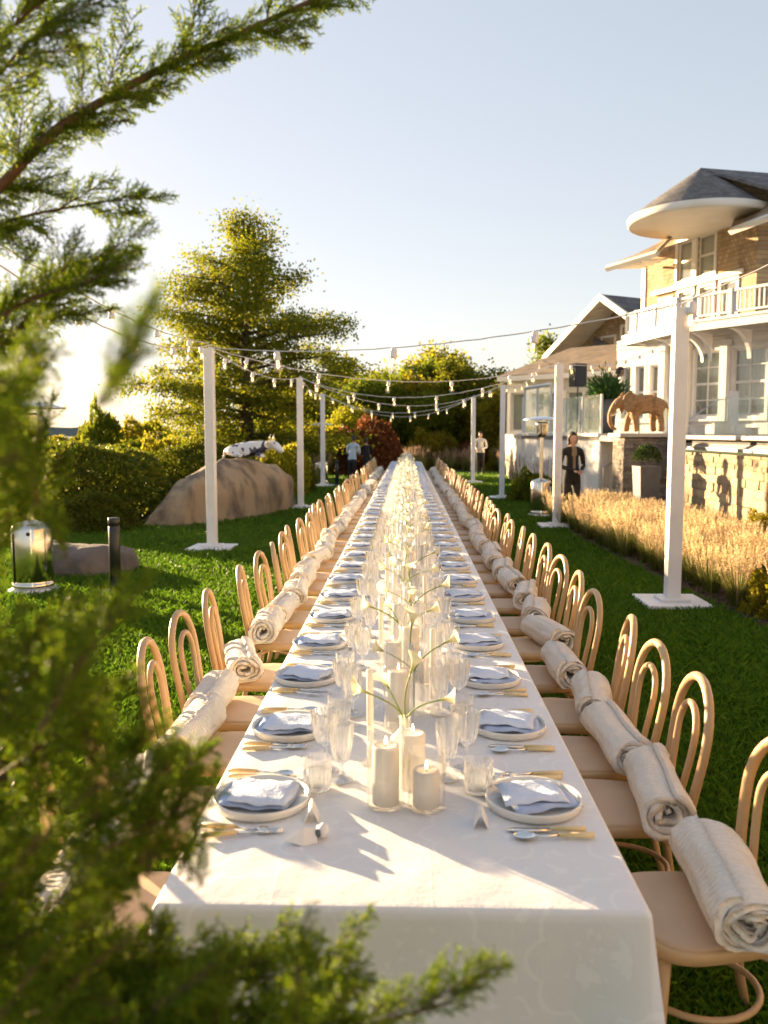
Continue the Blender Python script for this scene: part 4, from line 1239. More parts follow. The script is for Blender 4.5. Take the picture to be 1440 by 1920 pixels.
shrub(BUSH['golden'], -7.2, 24.6, .7, .6, 1.5, 'small upright golden shrub beyond the hedges', grp='garden shrubs')
shrub(BUSH['green'], -11.3, 31.5, .75, .7, 2.5, 'dark cone shrub standing against the sea', grp='garden shrubs')
shrub(BUSH['red'], -1.55, 36.5, 1.6, 1.2, 2.15, 'dark red-brown shrub at the far end of the table', grp='garden shrubs')
shrub(BUSH['golden'], -3.5, 37.0, 1.2, 1.0, 1.9, 'golden shrub left of the red-brown one', grp='garden shrubs')
shrub(BUSH['green'], -4.2, 33.0, .9, .8, 1.5, 'green shrub behind the farthest sea-side post', grp='garden shrubs')
shrub(BUSH['golden'], -3.55, 24.5, .7, .7, 1.35, 'golden shrub right of the boulder', grp='garden shrubs')
shrub(BUSH['green'], -3.75, 25.8, .9, .8, 1.05, 'dark low shrub right of the boulder', grp='garden shrubs')
shrub(BUSH['golden'], 1.2, 42.5, 1.2, 1.0, 1.7, 'golden shrub beyond the middle of the table end', grp='garden shrubs')
shrub(BUSH['red'], 3.2, 43.0, 1.6, .9, 1.15, 'low russet shrub behind the person in white', grp='garden shrubs')
shrub(BUSH['golden'], 5.0, 41.0, 1.1, .9, 1.3, 'golden shrub right of the person in white', grp='garden shrubs')
shrub(BUSH['green'], 3.25, 22.3, .55, .5, .75, 'small dark shrub before the white terrace wall', grp='garden shrubs')
shrub(BUSH['green'], 3.5, 20.2, .5, .4, .6, 'small dark shrub behind the house-side heater', grp='garden shrubs')
shrub(BUSH['golden'], 3.85, 8.3, .45, .45, .65, 'orange twiggy shrub in the bed at the frame edge', grp='garden shrubs')
shrub(BUSH['golden'], 5.1, 12.3, .30, .5, .60, 'orange shrub at the foot of the stone wall', grp='garden shrubs')
for k in range(7):
    shrub(BUSH['green' if k % 2 else 'golden'], -20 + k * 2.4, 47 + (k % 3), 1.7, 1.2, 1.5 + .4 * (k % 3), f'{"green" if k % 2 else "golden"} shrub along the far garden edge, {ordinal(k + 1)} from the sea', grp='shrubs along the garden edge')

# ornamental grass: blades below, tan plumes above
def grass_clump(seed, h, m_pl, nb=230, npl=70, rad=.32):
    g = np.random.default_rng(seed)
    V = []; MI = []
    a = g.uniform(0, 6.28, nb); r0 = g.uniform(0, .10, nb)
    base = np.stack([np.cos(a) * r0, np.sin(a) * r0, np.zeros(nb)], 1)
    out = np.stack([np.cos(a), np.sin(a), np.zeros(nb)], 1)
    ll = h * g.uniform(.45, .8, nb); sp = g.uniform(.15, .75, nb)
    mid = base + out * (ll * sp * .4)[:, None] + np.array([0, 0, 1]) * (ll * .6)[:, None]
    tip = base + out * (ll * sp)[:, None] + np.array([0, 0, 1]) * (ll * (1 - .35 * sp))[:, None]
    S = np.cross(out, np.array([0, 0, 1])) * .0045
    V.append(np.stack([base - S, base + S, mid + S, mid - S], 1)); V.append(np.stack([mid - S, mid + S, tip, tip - S * .1], 1))
    MI += [0] * (2 * nb)
    a = g.uniform(0, 6.28, npl); out = np.stack([np.cos(a), np.sin(a), np.zeros(npl)], 1)
    rr = rad * np.sqrt(g.random(npl)); hh = h * g.uniform(.72, 1.05, npl)
    top_ = out * rr[:, None] + np.array([0, 0, 1]) * hh[:, None]
    b0 = out * (rr * .2)[:, None]
    S = np.cross(out, np.array([0, 0, 1])) * .0018
    V.append(np.stack([b0 - S, b0 + S, top_ + S, top_ - S], 1)); MI += [1] * npl
    ax = unit(top_ - b0)
    for k in range(16):
        p = top_ + ax * ((k / 16 - .75) * .17)
        d_ = ax * .7 + g.normal(size=(npl, 3)) * .45
        V.append(leaf_quads(p, d_, .035 * (1.1 - abs(k / 16 - .4)), .0055, g)); MI += [1] * npl
    return quad_mesh('plumes', np.concatenate(V), [M['grassgreen'], m_pl], np.array(MI))
CL = [grass_clump(60 + k, .72, M['straw']) for k in range(4)]
CLP = [grass_clump(70 + k, .95, M['straw_pink'], 150, 40, .4) for k in range(2)]
rnd = random.Random(31); pts = []
tries = 0
while len(pts) < 150 and tries < 14000:
    tries += 1
    y = rnd.uniform(7.9, 17.0); x = rnd.uniform(3.42 - .06 * (y - 8), 5.05)
    if x > 4.1 and y > 15.9: continue
    if all((x - a) ** 2 + (y - b) ** 2 > .29 ** 2 for a, b in pts): pts.append((x, y))
pts.sort(key=lambda p: -p[1])
def ordinal_big(n): return ordinal(n) if n < 70 else f'{n}' + ('th' if 10 <= n % 100 <= 20 else {1: 'st', 2: 'nd', 3: 'rd'}.get(n % 10, 'th'))
for j, (x, y) in enumerate(pts):
    o = link('fountain_grass', CL[j % 4], None, (x, y, -.01), (0, 0, rnd.uniform(0, 6.28)), rnd.uniform(.72, .92) * (1 if x < 4.5 else .82))
    tag(o, f'tan plumed fountain grass clump, {ordinal_big(j + 1)} from the heater end of the bed', 'ornamental grass', 'fountain grass massed in the bed', 'thing')
pts2 = [(rnd.uniform(2.9, 3.9) + (y - 22) * .10, y) for y in np.linspace(22.5, 34, 22)] + [(rnd.uniform(-.3, 3.4), rnd.uniform(39.5, 42)) for _ in range(16)] + [(rnd.uniform(4.2, 7), rnd.uniform(36, 42)) for _ in range(12)]
pts2.sort(key=lambda p: p[1])
for j, (x, y) in enumerate(pts2):
    o = link('fountain_grass', CLP[j % 2], None, (x, y, -.01), (0, 0, rnd.uniform(0, 6.28)), rnd.uniform(.9, 1.25))
    tag(o, f'pinkish tan grass clump in the far beds, {ordinal(j + 1)} from the white wall', 'ornamental grass', 'pinkish grass in the far beds', 'thing')
pts3 = [(rnd.uniform(-5.5, -2.9) , rnd.uniform(26.5, 33)) for y in range(14)]
pts3.sort(key=lambda p: p[1])
for j, (x, y) in enumerate(pts3):
    o = link('fountain_grass', CLP[j % 2], None, (x, y, -.01), (0, 0, rnd.uniform(0, 6.28)), rnd.uniform(.9, 1.2))
    tag(o, f'tall grass clump near the farthest sea-side post, {ordinal(j + 1)} nearest', 'ornamental grass', 'tall grass near the far post', 'thing')

# ================================================================== the long table
TX0, TX1, TY0, TY1, TH = -.547, .525, 1.78, 30.12, .76
def cloth_mat():
    m = bpy.data.materials.new('damask'); m.use_nodes = True
    N, L = m.node_tree.nodes, m.node_tree.links
    b = N['Principled BSDF']
    b.inputs['Roughness'].default_value = .62; b.inputs['Specular IOR Level'].default_value = .3; b.inputs['Sheen Weight'].default_value = .15
    tc = N.new('ShaderNodeTexCoord')
    def math_(op, a, b_=None):
        n = N.new('ShaderNodeMath'); n.operation = op
        for i, v in enumerate((a, b_)):
            if v is None: continue
            if hasattr(v, 'links'): L.new(v, n.inputs[i])
            else: n.inputs[i].default_value = v
        return n.outputs[0]
    # scalloped medallions woven into the cloth
    sx = N.new('ShaderNodeSeparateXYZ'); L.new(tc.outputs['UV'], sx.inputs[0])
    u = math_('SUBTRACT', math_('FRACT', math_('MULTIPLY', sx.outputs[0], 2.6)), .5)
    v = math_('SUBTRACT', math_('FRACT', math_('MULTIPLY', sx.outputs[1], 2.6)), .5)
    r = math_('SQRT', math_('ADD', math_('MULTIPLY', u, u), math_('MULTIPLY', v, v)))
    th = math_('ARCTAN2', v, u)
    sc = math_('ABSOLUTE', math_('COSINE', math_('MULTIPLY', th, 4.0)))
    d = math_('ABSOLUTE', math_('SUBTRACT', r, math_('ADD', .33, math_('MULTIPLY', sc, .07))))
    line = math_('LESS_THAN', d, .014)
    n1 = N.new('ShaderNodeTexNoise'); n1.inputs['Scale'].default_value = 24; n1.inputs['Detail'].default_value = 3; L.new(tc.outputs['UV'], n1.inputs['Vector'])
    floral = math_('MULTIPLY', math_('GREATER_THAN', n1.outputs['Fac'], .55), math_('LESS_THAN', r, .20))
    floral2 = math_('MULTIPLY', math_('GREATER_THAN', n1.outputs['Fac'], .56), math_('GREATER_THAN', r, .46))
    pat = math_('MINIMUM', math_('ADD', math_('ADD', line, floral), floral2), 1.0)
    mx = N.new('ShaderNodeMix'); mx.data_type = 'RGBA'
    mx.inputs['A'].default_value = (.84, .835, .83, 1); mx.inputs['B'].default_value = (.90, .895, .885, 1)
    L.new(pat, mx.inputs['Factor']); L.new(mx.outputs['Result'], b.inputs['Base Color'])
    n2 = N.new('ShaderNodeTexNoise'); n2.inputs['Scale'].default_value = 7; n2.inputs['Detail'].default_value = 6; L.new(tc.outputs['Object'], n2.inputs['Vector'])
    n3 = N.new('ShaderNodeTexNoise'); n3.inputs['Scale'].default_value = 120; L.new(tc.outputs['Object'], n3.inputs['Vector'])
    hgt = math_('ADD', math_('ADD', math_('MULTIPLY', n2.outputs['Fac'], .60), math_('MULTIPLY', pat, .30)), math_('MULTIPLY', n3.outputs['Fac'], .05))
    # pressed fold creases, in squares
    def crease(o, f, ph): return math_('POWER', math_('SUBTRACT', 1.0, math_('ABSOLUTE', math_('SUBTRACT', math_('MULTIPLY', math_('FRACT', math_('ADD', math_('MULTIPLY', o, f), ph)), 2.0), 1.0))), 46.0)
    hgt = math_('ADD', hgt, math_('MULTIPLY', math_('ADD', crease(sx.outputs[0], 2.8, .33), crease(sx.outputs[1], 1.9, .1)), .03))
    bp = N.new('ShaderNodeBump'); bp.inputs['Strength'].default_value = .8; bp.inputs['Distance'].default_value = .012
    L.new(hgt, bp.inputs['Height']); L.new(bp.outputs[0], b.inputs['Normal'])
    tr = N.new('ShaderNodeBsdfTranslucent'); tr.inputs[0].default_value = (.8, .74, .62, 1)
    ms = N.new('ShaderNodeMixShader'); ms.inputs[0].default_value = .12
    L.new(b.outputs[0], ms.inputs[1]); L.new(tr.outputs[0], ms.inputs[2]); L.new(ms.outputs[0], N['Material Output'].inputs['Surface'])
    return m
M['damask'] = cloth_mat()
tb = empty('banquet_table', (-.01, 16, 0))
tag(tb, 'very long banquet table hidden under its white cloth', 'table')
M['plywood'] = mat('plywood', (.40, .28, .16), .7, (.32, .22, .12), 6)
nt_ = 12; Lt = (TY1 - TY0 - .06) / nt_
for k in range(nt_):
    yc = TY0 + .03 + Lt * (k + .5) - 16
    mb = MB(); mb.box((0, yc, .735), (TX1 - TX0 - .06, Lt - .004, .03)); mb.build('tabletop', M['plywood'], tb)
    for sx in (-.4, .4):
        for sy in (-1, 1):
            mb = MB(); mb.box((sx, yc + sy * (Lt / 2 - .15), .36), (.05, .05, .72)); mb.build('leg', M['plywood'], tb)

def cloth():
    vs, fs, uv = [], [], []
    xs = np.linspace(TX0, TX1, 27)
    ys = np.concatenate([np.linspace(TY0, 6, 90), np.linspace(6, TY1, 170)[1:]])
    nx = len(xs)
    for y in ys:
        for x in xs:
            e = min(x - TX0, TX1 - x, y - TY0, TY1 - y)
            z = TH + .0016 * math.sin(x * 17 + y * 5) * math.sin(y * 9 + x * 3) + .001 * math.sin(x * 41 - y * 13)
            if abs(((y - TY0) % 2.44) - .0) < .02 and y > 2: z -= .002
            if e < .001: z = TH - .003
            vs.append((x, y, z)); uv.append((x, y))
    fs += [(j * nx + i, j * nx + i + 1, (j + 1) * nx + i + 1, (j + 1) * nx + i) for j in range(len(ys) - 1) for i in range(nx - 1)]
    # hanging skirt
    per = [(x, TY0, 0, -1) for x in np.linspace(TX0, TX1, 60)] + [(TX1, TY0, .7, -.7)] * 3 + [(TX1, y, 1, 0) for y in np.concatenate([np.linspace(TY0, 7, 110), np.linspace(7, TY1, 170)[1:]])] + \
          [(TX1, TY1, .7, .7)] * 3 + [(x, TY1, 0, 1) for x in np.linspace(TX1, TX0, 30)] + [(TX0, TY1, -.7, .7)] * 3 + [(TX0, y, -1, 0) for y in np.concatenate([np.linspace(TY1, 7, 170), np.linspace(7, TY0, 110)[1:]])] + [(TX0, TY0, -.7, -.7)] * 3
    rows = [(0, -.003), (.006, -.006), (.011, -.014), (.013, -.03), (.014, -.10), (.015, -.20), (.016, -.32), (.017, -.44), (.018, -.56), (.019, -.66)]
    b0 = len(vs); k = len(per); s = 0; prev = per[0]
    S = []
    for p in per:
        s += math.hypot(p[0] - prev[0], p[1] - prev[1]); prev = p; S.append(s)
    for (o, dz) in rows:
        f = max(0, -dz - .03) / .63
        for p, q in zip(per, S):
            front = abs(p[3]) > .9
            cd = min(abs(p[0] - TX0), abs(p[0] - TX1)) if front else min(abs(p[1] - TY0), abs(p[1] - TY1))
            cor = math.exp(-(cd / .10) ** 2)
            fold = f * ((.016 if front else .018) * math.sin(q * (7.5 if front else 13) + math.sin(q * 3) * 1.5) + .060 * cor + .006 * math.sin(q * 31) - .03 * math.exp(-((cd - .19) / .07) ** 2))
            dg = .5 if (abs(p[2]) > .5 and abs(p[3]) > .5) else 0
            vs.append((p[0] + p[2] * (o + fold + dg * .05 * f), p[1] + p[3] * (o + fold + dg * .05 * f), TH + dz)); uv.append((q, dz + 3))
    for r in range(len(rows) - 1):
        for i in range(k):
            a, b = b0 + r * k + i, b0 + r * k + (i + 1) % k
            fs.append((a, a + k, b + k, b))
    me = bpy.data.meshes.new('tablecloth'); me.from_pydata(vs, [], fs)
    ul = me.uv_layers.new(name='UVMap')
    li = np.zeros(len(me.loops), dtype=np.int32); me.loops.foreach_get('vertex_index', li)
    ul.data.foreach_set('uv', np.array(uv, dtype=np.float32)[li].ravel())
    me.polygons.foreach_set('use_smooth', [True] * len(fs))
    me.materials.append(M['damask']); me.update()
    return me
tag(link('tablecloth', cloth()), 'white damask tablecloth draped over the long table to the lawn', 'tablecloth')

# ================================================================== bentwood chairs
M['blond'] = mat('blond_wood', (.56, .36, .18), .42, (.46, .285, .135), 3, detail=5, bump=.12, bscale=40, stretch=(1, 1, .3), objrand=.05)
M['seatpad'] = mat('seat_pad', (.60, .41, .26), .6, (.54, .365, .23), 5, bump=.05, objrand=.04)
def make_chair():          # faces +Y, seat centre at the origin
    t = empty('bentwood_chair')
    hoop = lambda z: -.20 - .16 * max(0, z - .46)        # the back leans
    def loop(wmax, wseat, ztop, zb, extra=0):
        pts = []
        zc = ztop - wmax
        for z in np.linspace(zb, zc, 9)[:-1]:
            f = (z - zb) / (zc - zb); ww = wseat + (wmax - wseat) * (f * f * (3 - 2 * f))
            pts.append((-ww, hoop(z) + extra, z))
        for a in np.linspace(math.pi, 0, 17):
            z = zc + wmax * math.sin(a); pts.append((wmax * math.cos(a), hoop(z) + extra, z))
        for z in np.linspace(zc, zb, 9)[1:]:
            f = (z - zb) / (zc - zb); ww = wseat + (wmax - wseat) * (f * f * (3 - 2 * f))
            pts.append((ww, hoop(z) + extra, z))
        return pts
    mb = MB(); mb.tube(loop(.187, .155, .93, .44), .0165, 10); mb.build('back_hoop', M['blond'], t, True)
    mb = MB(); mb.tube(loop(.098, .060, .838, .455, .012), .0125, 9); mb.build('inner_hoop', M['blond'], t, True)
    for sx in (-1, 1):
        mb = MB(); mb.tube([(sx * .155, -.20, .46), (sx * .16, -.205, .30), (sx * .175, -.24, .12), (sx * .19, -.275, 0)], [.0165, .016, .015, .013], 9); mb.build('leg', M['blond'], t, True)
        mb = MB(); mb.tube([(sx * .15, .155, .44), (sx * .165, .17, .25), (sx * .185, .195, 0)], [.018, .0155, .0125], 9); mb.build('leg', M['blond'], t, True)
        mb = MB(); mb.tube([(sx * .155, -.205, .27), (sx * .145, -.17, .38), (sx * .10, -.05, .425), (sx * .05, .0, .43)], .011, 7); mb.build('brace', M['blond'], t, True)
    ring = []
    for a in np.linspace(0, 2 * math.pi, 29)[:-1]:
        ring.append((.150 * math.cos(a), .165 * math.sin(a) - .015, .235))
    mb = MB(); mb.tube(ring, .010, 7, closed=True); mb.build('stretcher_ring', M['blond'], t, True)
    def plan(k, s, n=40):
        a = 2 * math.pi * k / n; c, q = math.cos(a), math.sin(a)
        e = 2 / 3.3
        x = .205 * math.copysign(abs(c) ** e, c); y = .205 * math.copysign(abs(q) ** e, q)
        x *= 1 + .10 * (y / .205)
        return x * s, y * s
    mb = MB(); n = 40; rings = [(.0, .425), (.95, .425), (1.0, .432), (1.0, .458), (.975, .464), (.93, .464)]
    for i, (s, z) in enumerate(rings): mb.v += [(*plan(k, s), z) for k in range(n)]
    for i in range(len(rings) - 1):
        for k in range(n): mb.f.append((i * n + k, i * n + (k + 1) % n, (i + 1) * n + (k + 1) % n, (i + 1) * n + k)); mb.m.append(0)
    mb.build('seat_frame', M['blond'], t, True)
    mb = MB(); rings = [(.935, .463), (.93, .470), (.88, .474), (.5, .473), (.0, .472)]
    for i, (s, z) in enumerate(rings): mb.v += [(*plan(k, s), z) for k in range(n)]
    for i in range(len(rings) - 1):
        for k in range(n): mb.f.append((i * n + k, i * n + (k + 1) % n, (i + 1) * n + (k + 1) % n, (i + 1) * n + k)); mb.m.append(0)
    mb.build('seat_pad', M['seatpad'], t, True)
    return t
rnd = random.Random(77)
def extend(lst, step, end):
    while lst[-1] + step < end: lst.append(lst[-1] + step + rnd.uniform(-.05, .05))
    return lst
CH_R = extend([2.30, 2.98, 3.45, 3.98, 4.59, 5.24, 5.88, 6.55], .595, 29.7)
CH_L = extend([2.25, 2.86, 3.46, 3.98, 4.58, 5.43, 6.04, 6.60, 7.25], .595, 29.7)
chair0 = make_chair(); first = True

# rolled cream blankets
bmat = bpy.data.materials.new('knit_cream'); bmat.use_nodes = True
N_, L_ = bmat.node_tree.nodes, bmat.node_tree.links
pb_ = N_['Principled BSDF']; pb_.inputs['Roughness'].default_value = .95; pb_.inputs['Sheen Weight'].default_value = .3
pb_.inputs['Base Color'].default_value = (.80, .70, .57, 1)
tcn = N_.new('ShaderNodeTexCoord')
wv = N_.new('ShaderNodeTexWave'); wv.bands_direction = 'Y'; wv.inputs['Scale'].default_value = 14; wv.inputs['Distortion'].default_value = 1.0; wv.inputs['Detail Scale'].default_value = 8
nz_ = N_.new('ShaderNodeTexNoise'); nz_.inputs['Scale'].default_value = 130
L_.new(tcn.outputs['Object'], wv.inputs['Vector']); L_.new(tcn.outputs['Object'], nz_.inputs['Vector'])
ad = N_.new('ShaderNodeMath'); ad.operation = 'ADD'; L_.new(wv.outputs['Fac'], ad.inputs[0]); L_.new(nz_.outputs['Fac'], ad.inputs[1])
bp = N_.new('ShaderNodeBump'); bp.inputs['Strength'].default_value = .8; bp.inputs['Distance'].default_value = .006
L_.new(ad.outputs[0], bp.inputs['Height']); L_.new(bp.outputs[0], pb_.inputs['Normal'])
cr = N_.new('ShaderNodeMix'); cr.data_type = 'RGBA'; cr.inputs['A'].default_value = (.86, .77, .63, 1); cr.inputs['B'].default_value = (.95, .89, .79, 1)
L_.new(ad.outputs[0], cr.inputs['Factor']); L_.new(cr.outputs['Result'], pb_.inputs['Base Color'])
trb = N_.new('ShaderNodeBsdfTranslucent'); trb.inputs[0].default_value = (.8, .66, .48, 1)
msb = N_.new('ShaderNodeMixShader'); msb.inputs[0].default_value = .18
L_.new(pb_.outputs[0], msb.inputs[1]); L_.new(trb.outputs[0], msb.inputs[2]); L_.new(msb.outputs[0], N_['Material Output'].inputs['Surface'])
M['knit'] = bmat
def blanket(seed, L=.50, rmax=.088):
    rn = random.Random(seed)
    turns = 3.1; n = 200; rings = 60
    th = .0195
    vs = []; fs = []
    ph = [rn.uniform(0, 6.28) for _ in range(6)]
    for k in range(rings + 1):
        f = k / rings
        for i in range(n + 1):
            u = i / n
            a = 2 * math.pi * turns * u + .6
            r = .012 + (rmax - .012) * u ** .85
            outer = max(0, (u - 1 + 1 / turns) * turns)
            rib = (.0050 * abs(math.sin(a * 5.5)) + .0026 * math.sin(f * 2 * math.pi * 19 + 2.4 * math.sin(a * 5.5)) + .0009 * rn.uniform(-1, 1)) * (.4 + .6 * outer)
            bump_ = .004 * math.sin(a * 2 + f * 5 + ph[0]) + .003 * math.sin(a * 3 - f * 9 + ph[2]) 
            end = (f - .5) * 2
            ax = (f - .5) * L + math.copysign(abs(end) ** 8, end) * (.012 * math.sin(a + ph[4]) + .014 * math.sin(a * 2.3 + ph[5]) - .02 * (1 - u))
            sag = .90
            for rr in (r + rib + bump_ + th * .5, r - th * .42 + bump_):
                x, z = rr * math.cos(a), rr * math.sin(a) * sag
                vs.append((x, ax, max(z, -rmax * .82)))
    W = 2 * (n + 1)
    for k in range(rings):
        for i in range(n):
            a = k * W + 2 * i
            fs.append((a, a + 2, a + W + 2, a + W)); fs.append((a + 1, a + W + 1, a + W + 3, a + 3))
        a = k * W + 2 * n; fs.append((a, a + 1, a + W + 1, a + W))
    for k in (0, rings):
        for i in range(n):
            a = k * W + 2 * i; fs.append((a, a + 1, a + 3, a + 2))
    me = bpy.data.meshes.new('blanket'); me.from_pydata(vs, [], fs)
    me.polygons.foreach_set('use_smooth', [True] * len(fs)); me.materials.append(M['knit']); me.update()
    return me
BL = [blanket(k, (.47, .52, .43, .49, .45, .50)[k], (.088, .080, .094, .084, .090, .086)[k]) for k in range(6)]
for side, lst in (('house', CH_R), ('sea', CH_L)):
    for i, y in enumerate(lst):
        o = chair0 if first else copy_tree(chair0)
        first = False
        jx = rnd.uniform(-.02, .055)
        x = (.765 + jx) if side == 'house' else (-.79 - jx)
        jr = R(rnd.gauss(0, 5))
        o.location = (x, y, 0); o.rotation_euler = (0, 0, (math.pi / 2 if side == 'house' else -math.pi / 2) + jr)
        tag(o, f'pale bentwood loop-back chair, {ordinal(i + 1)} from the near end, {side} side of the table', 'chair', f'bentwood chairs along the {side} side')
        s = 1 if side == 'house' else -1
        b = link('blanket', rnd.choice(BL), None, (x + s * (.098 + rnd.uniform(-.015, .012)), y + rnd.uniform(-.05, .03) - .03, .472 + .075 + .004), (0, 0, R(rnd.gauss(0, 7)) + (math.pi if rnd.random() < .4 else 0)), (rnd.uniform(.92, 1.08), rnd.uniform(.92, 1.06), rnd.uniform(.94, 1.04)))
        tag(b, f'rolled cream knit blanket on the {ordinal(i + 1)} chair from the near end, {side} side', 'blanket', 'rolled blankets on the chair seats')

# ================================================================== place settings
M['ceramic'] = mat('ceramic', (.78, .75, .69), .25, (.74, .71, .65), 3, coat=.3)
M['linen'] = mat('napkin_blue', (.58, .65, .78), .85, (.70, .75, .84), 5, bump=.25, bscale=90)
M['linen_shade'] = mat('napkin_blue_shade', (.36, .45, .64), .85, (.46, .54, .70), 9, bump=.25, bscale=90)  # darker blue paints in the shade below the upper fold
M['bone'] = mat('bone_handle', (.72, .50, .22), .35, (.78, .60, .32), 30, coat=.2)
M['silver'] = mat('silver', (.80, .79, .76), .14, metal=1.0)
M['card'] = mat('card', (.82, .78, .74), .7)
pm = MB(); pm.lathe([(.0, .006), (.118, .006), (.126, .008), (.128, .026), (.1325, .027), (.134, .022), (.130, .004), (.124, .001), (.0, .001)], 48)
PLATE = pm.mesh('plate', M['ceramic'], True)
def napkin(seed):
    rn = random.Random(seed); mb = MB()
    def layer(w, d, z, cx, cy, rot, mi, th, fold=0.0):
        nx, ny = 14, 10; vs = []
        for top_ in (1, 0):
            for j in range(ny + 1):
                for i in range(nx + 1):
                    u, v = i / nx - .5, j / ny - .5
                    x, y = u * w * (1 + .03 * math.sin(v * 5 + seed)), v * d * (1 + .03 * math.sin(u * 6 + seed))
                    h = z + .004 * math.sin(u * 7 + seed) * math.cos(v * 5) + .002 * math.sin(u * 17 + v * 11) - .012 * max(0, abs(u) * 2 - .8) - .010 * max(0, abs(v) * 2 - .8)
                    c, s_ = math.cos(rot), math.sin(rot)
                    vs.append((cx + x * c - y * s_, cy + x * s_ + y * c, h + (th * (1 - .8 * max(0, 2 * max(abs(u), abs(v)) - .85) / .15) if top_ else 0)))
        k = (nx + 1) * (ny + 1); fs = []
        for j in range(ny):
            for i in range(nx):
                a = j * (nx + 1) + i
                fs.append((a, a + 1, a + nx + 2, a + nx + 1)); fs.append((k + a, k + a + nx + 1, k + a + nx + 2, k + a + 1))
        for i in range(nx):
            fs.append((i, k + i, k + i + 1, i + 1)); a = ny * (nx + 1) + i; fs.append((a, a + 1, k + a + 1, k + a))
        for j in range(ny):
            a = j * (nx + 1); fs.append((a, a + nx + 1, k + a + nx + 1, k + a)); a += nx; fs.append((a, k + a, k + a + nx + 1, a + nx + 1))
        mb.mi = mi; mb.add(vs, fs)
    layer(rn.uniform(.185, .205), rn.uniform(.15, .17), .020, .012, -.006, R(rn.uniform(2, 14)), 1, .007)
    layer(rn.uniform(.17, .195), rn.uniform(.135, .155), .034, -.006, .006, R(rn.uniform(-8, 3)), 0, .009)
    return mb.mesh('napkin', [M['linen'], M['linen_shade']], True)
NAP = [napkin(k) for k in range(6)]
def cut_mesh(kind):
    mb = MB()          # lies along +X, handle end at -X
    if kind == 'knife':
        pts = [(.0, -.009), (.09, -.010), (.108, -.004), (.112, .004), (.09, .008), (.0, .007)]
        k = len(pts); mb.add([(x, y, .004) for x, y in pts] + [(x, y, .007) for x, y in pts], [tuple(range(k))[::-1], tuple(range(k, 2 * k))] + [(i, (i + 1) % k, k + (i + 1) % k, k + i) for i in range(k)])
    elif kind == 'spoon':
        mb.tube([(-.002, 0, .008), (.04, 0, .006), (.06, 0, .007)], [.0045, .003, .004], 6)
        vs = []; n = 14
        for i, (s, z) in enumerate(((1, .010), (.85, .006), (.5, .003), (.0, .002))):
            for j in range(n):
                a = 2 * math.pi * j / n; vs.append((.085 + .029 * s * math.cos(a), .0195 * s * math.sin(a), z))
        mb.add(vs, [(i * n + j, i * n + (j + 1) % n, (i + 1) * n + (j + 1) % n, (i + 1) * n + j) for i in range(3) for j in range(n)])
    else:
        mb.tube([(-.002, 0, .008), (.045, 0, .006), (.06, 0, .008)], [.0045, .003, .005], 6)
        mb.box((.068, 0, .008), (.02, .022, .003))
        for q in (-.0085, -.0028, .0028, .0085): mb.tube([(.077, q, .008), (.10, q, .006), (.115, q, .009)], .0017, 4)
    return mb.mesh(kind, M['silver'], True)
CUT = {k: cut_mesh(k) for k in ('knife', 'spoon', 'fork')}
hb_ = MB(); hb_.tube([(-.092, 0, .0085), (-.06, 0, .0085), (-.004, 0, .0085)], [.0095, .0085, .0068], 8, flat=.8)
HANDLE = hb_.mesh('handle', M['bone'], True)

def rib(n_, amp, lo=0, hi=99): return lambda a, i: 1 + (amp * abs(math.sin(a * n_ / 2)) - amp * .5 if lo <= i <= hi else 0)
def gl(prof, n=48, mod=None, m='ribglass', name='bowl'):
    mb = MB(); mb.lathe(prof, n, mod); return mb.mesh(name, M[m], False if mod else True)
GOBLET = gl([(.0, .002), (.030, .002), (.036, .004), (.012, .008), (.0065, .018), (.0065, .050), (.011, .058), (.020, .064), (.026, .080), (.031, .11), (.034, .14), (.0365, .175), (.0355, .176), (.033, .14), (.029, .10), (.018, .070), (.0, .066)], 96, rib(18, .13, 7, 10))
WINE = gl([(.0, .002), (.033, .002), (.039, .004), (.012, .009), (.007, .02), (.007, .075), (.012, .083), (.026, .092), (.033, .115), (.038, .15), (.0415, .185), (.0405, .186), (.036, .15), (.030, .115), (.020, .097), (.0, .093)], 96, rib(18, .13, 7, 10))
TUMBLER = gl([(.0, .003), (.034, .003), (.037, .006), (.040, .05), (.042, .095), (.0405, .096), (.038, .05), (.034, .012), (.0, .011)], 96, rib(18, .09, 2, 3))
CRYSTAL = {}
for k_, me_ in (('tumbler', TUMBLER), ('goblet', GOBLET), ('wine_glass', WINE)):
    c_ = me_.copy(); c_.materials.clear(); c_.materials.append(M['crystal']); CRYSTAL[k_] = c_
wb = MB(); wb.lathe([(.0, .0125), (.0335, .0125), (.0375, .06), (.0, .06)], 24)
M['water'] = glass_mat('water', (.97, .985, .98), milk=.06)
WATER = wb.mesh('water', M['water'], True)

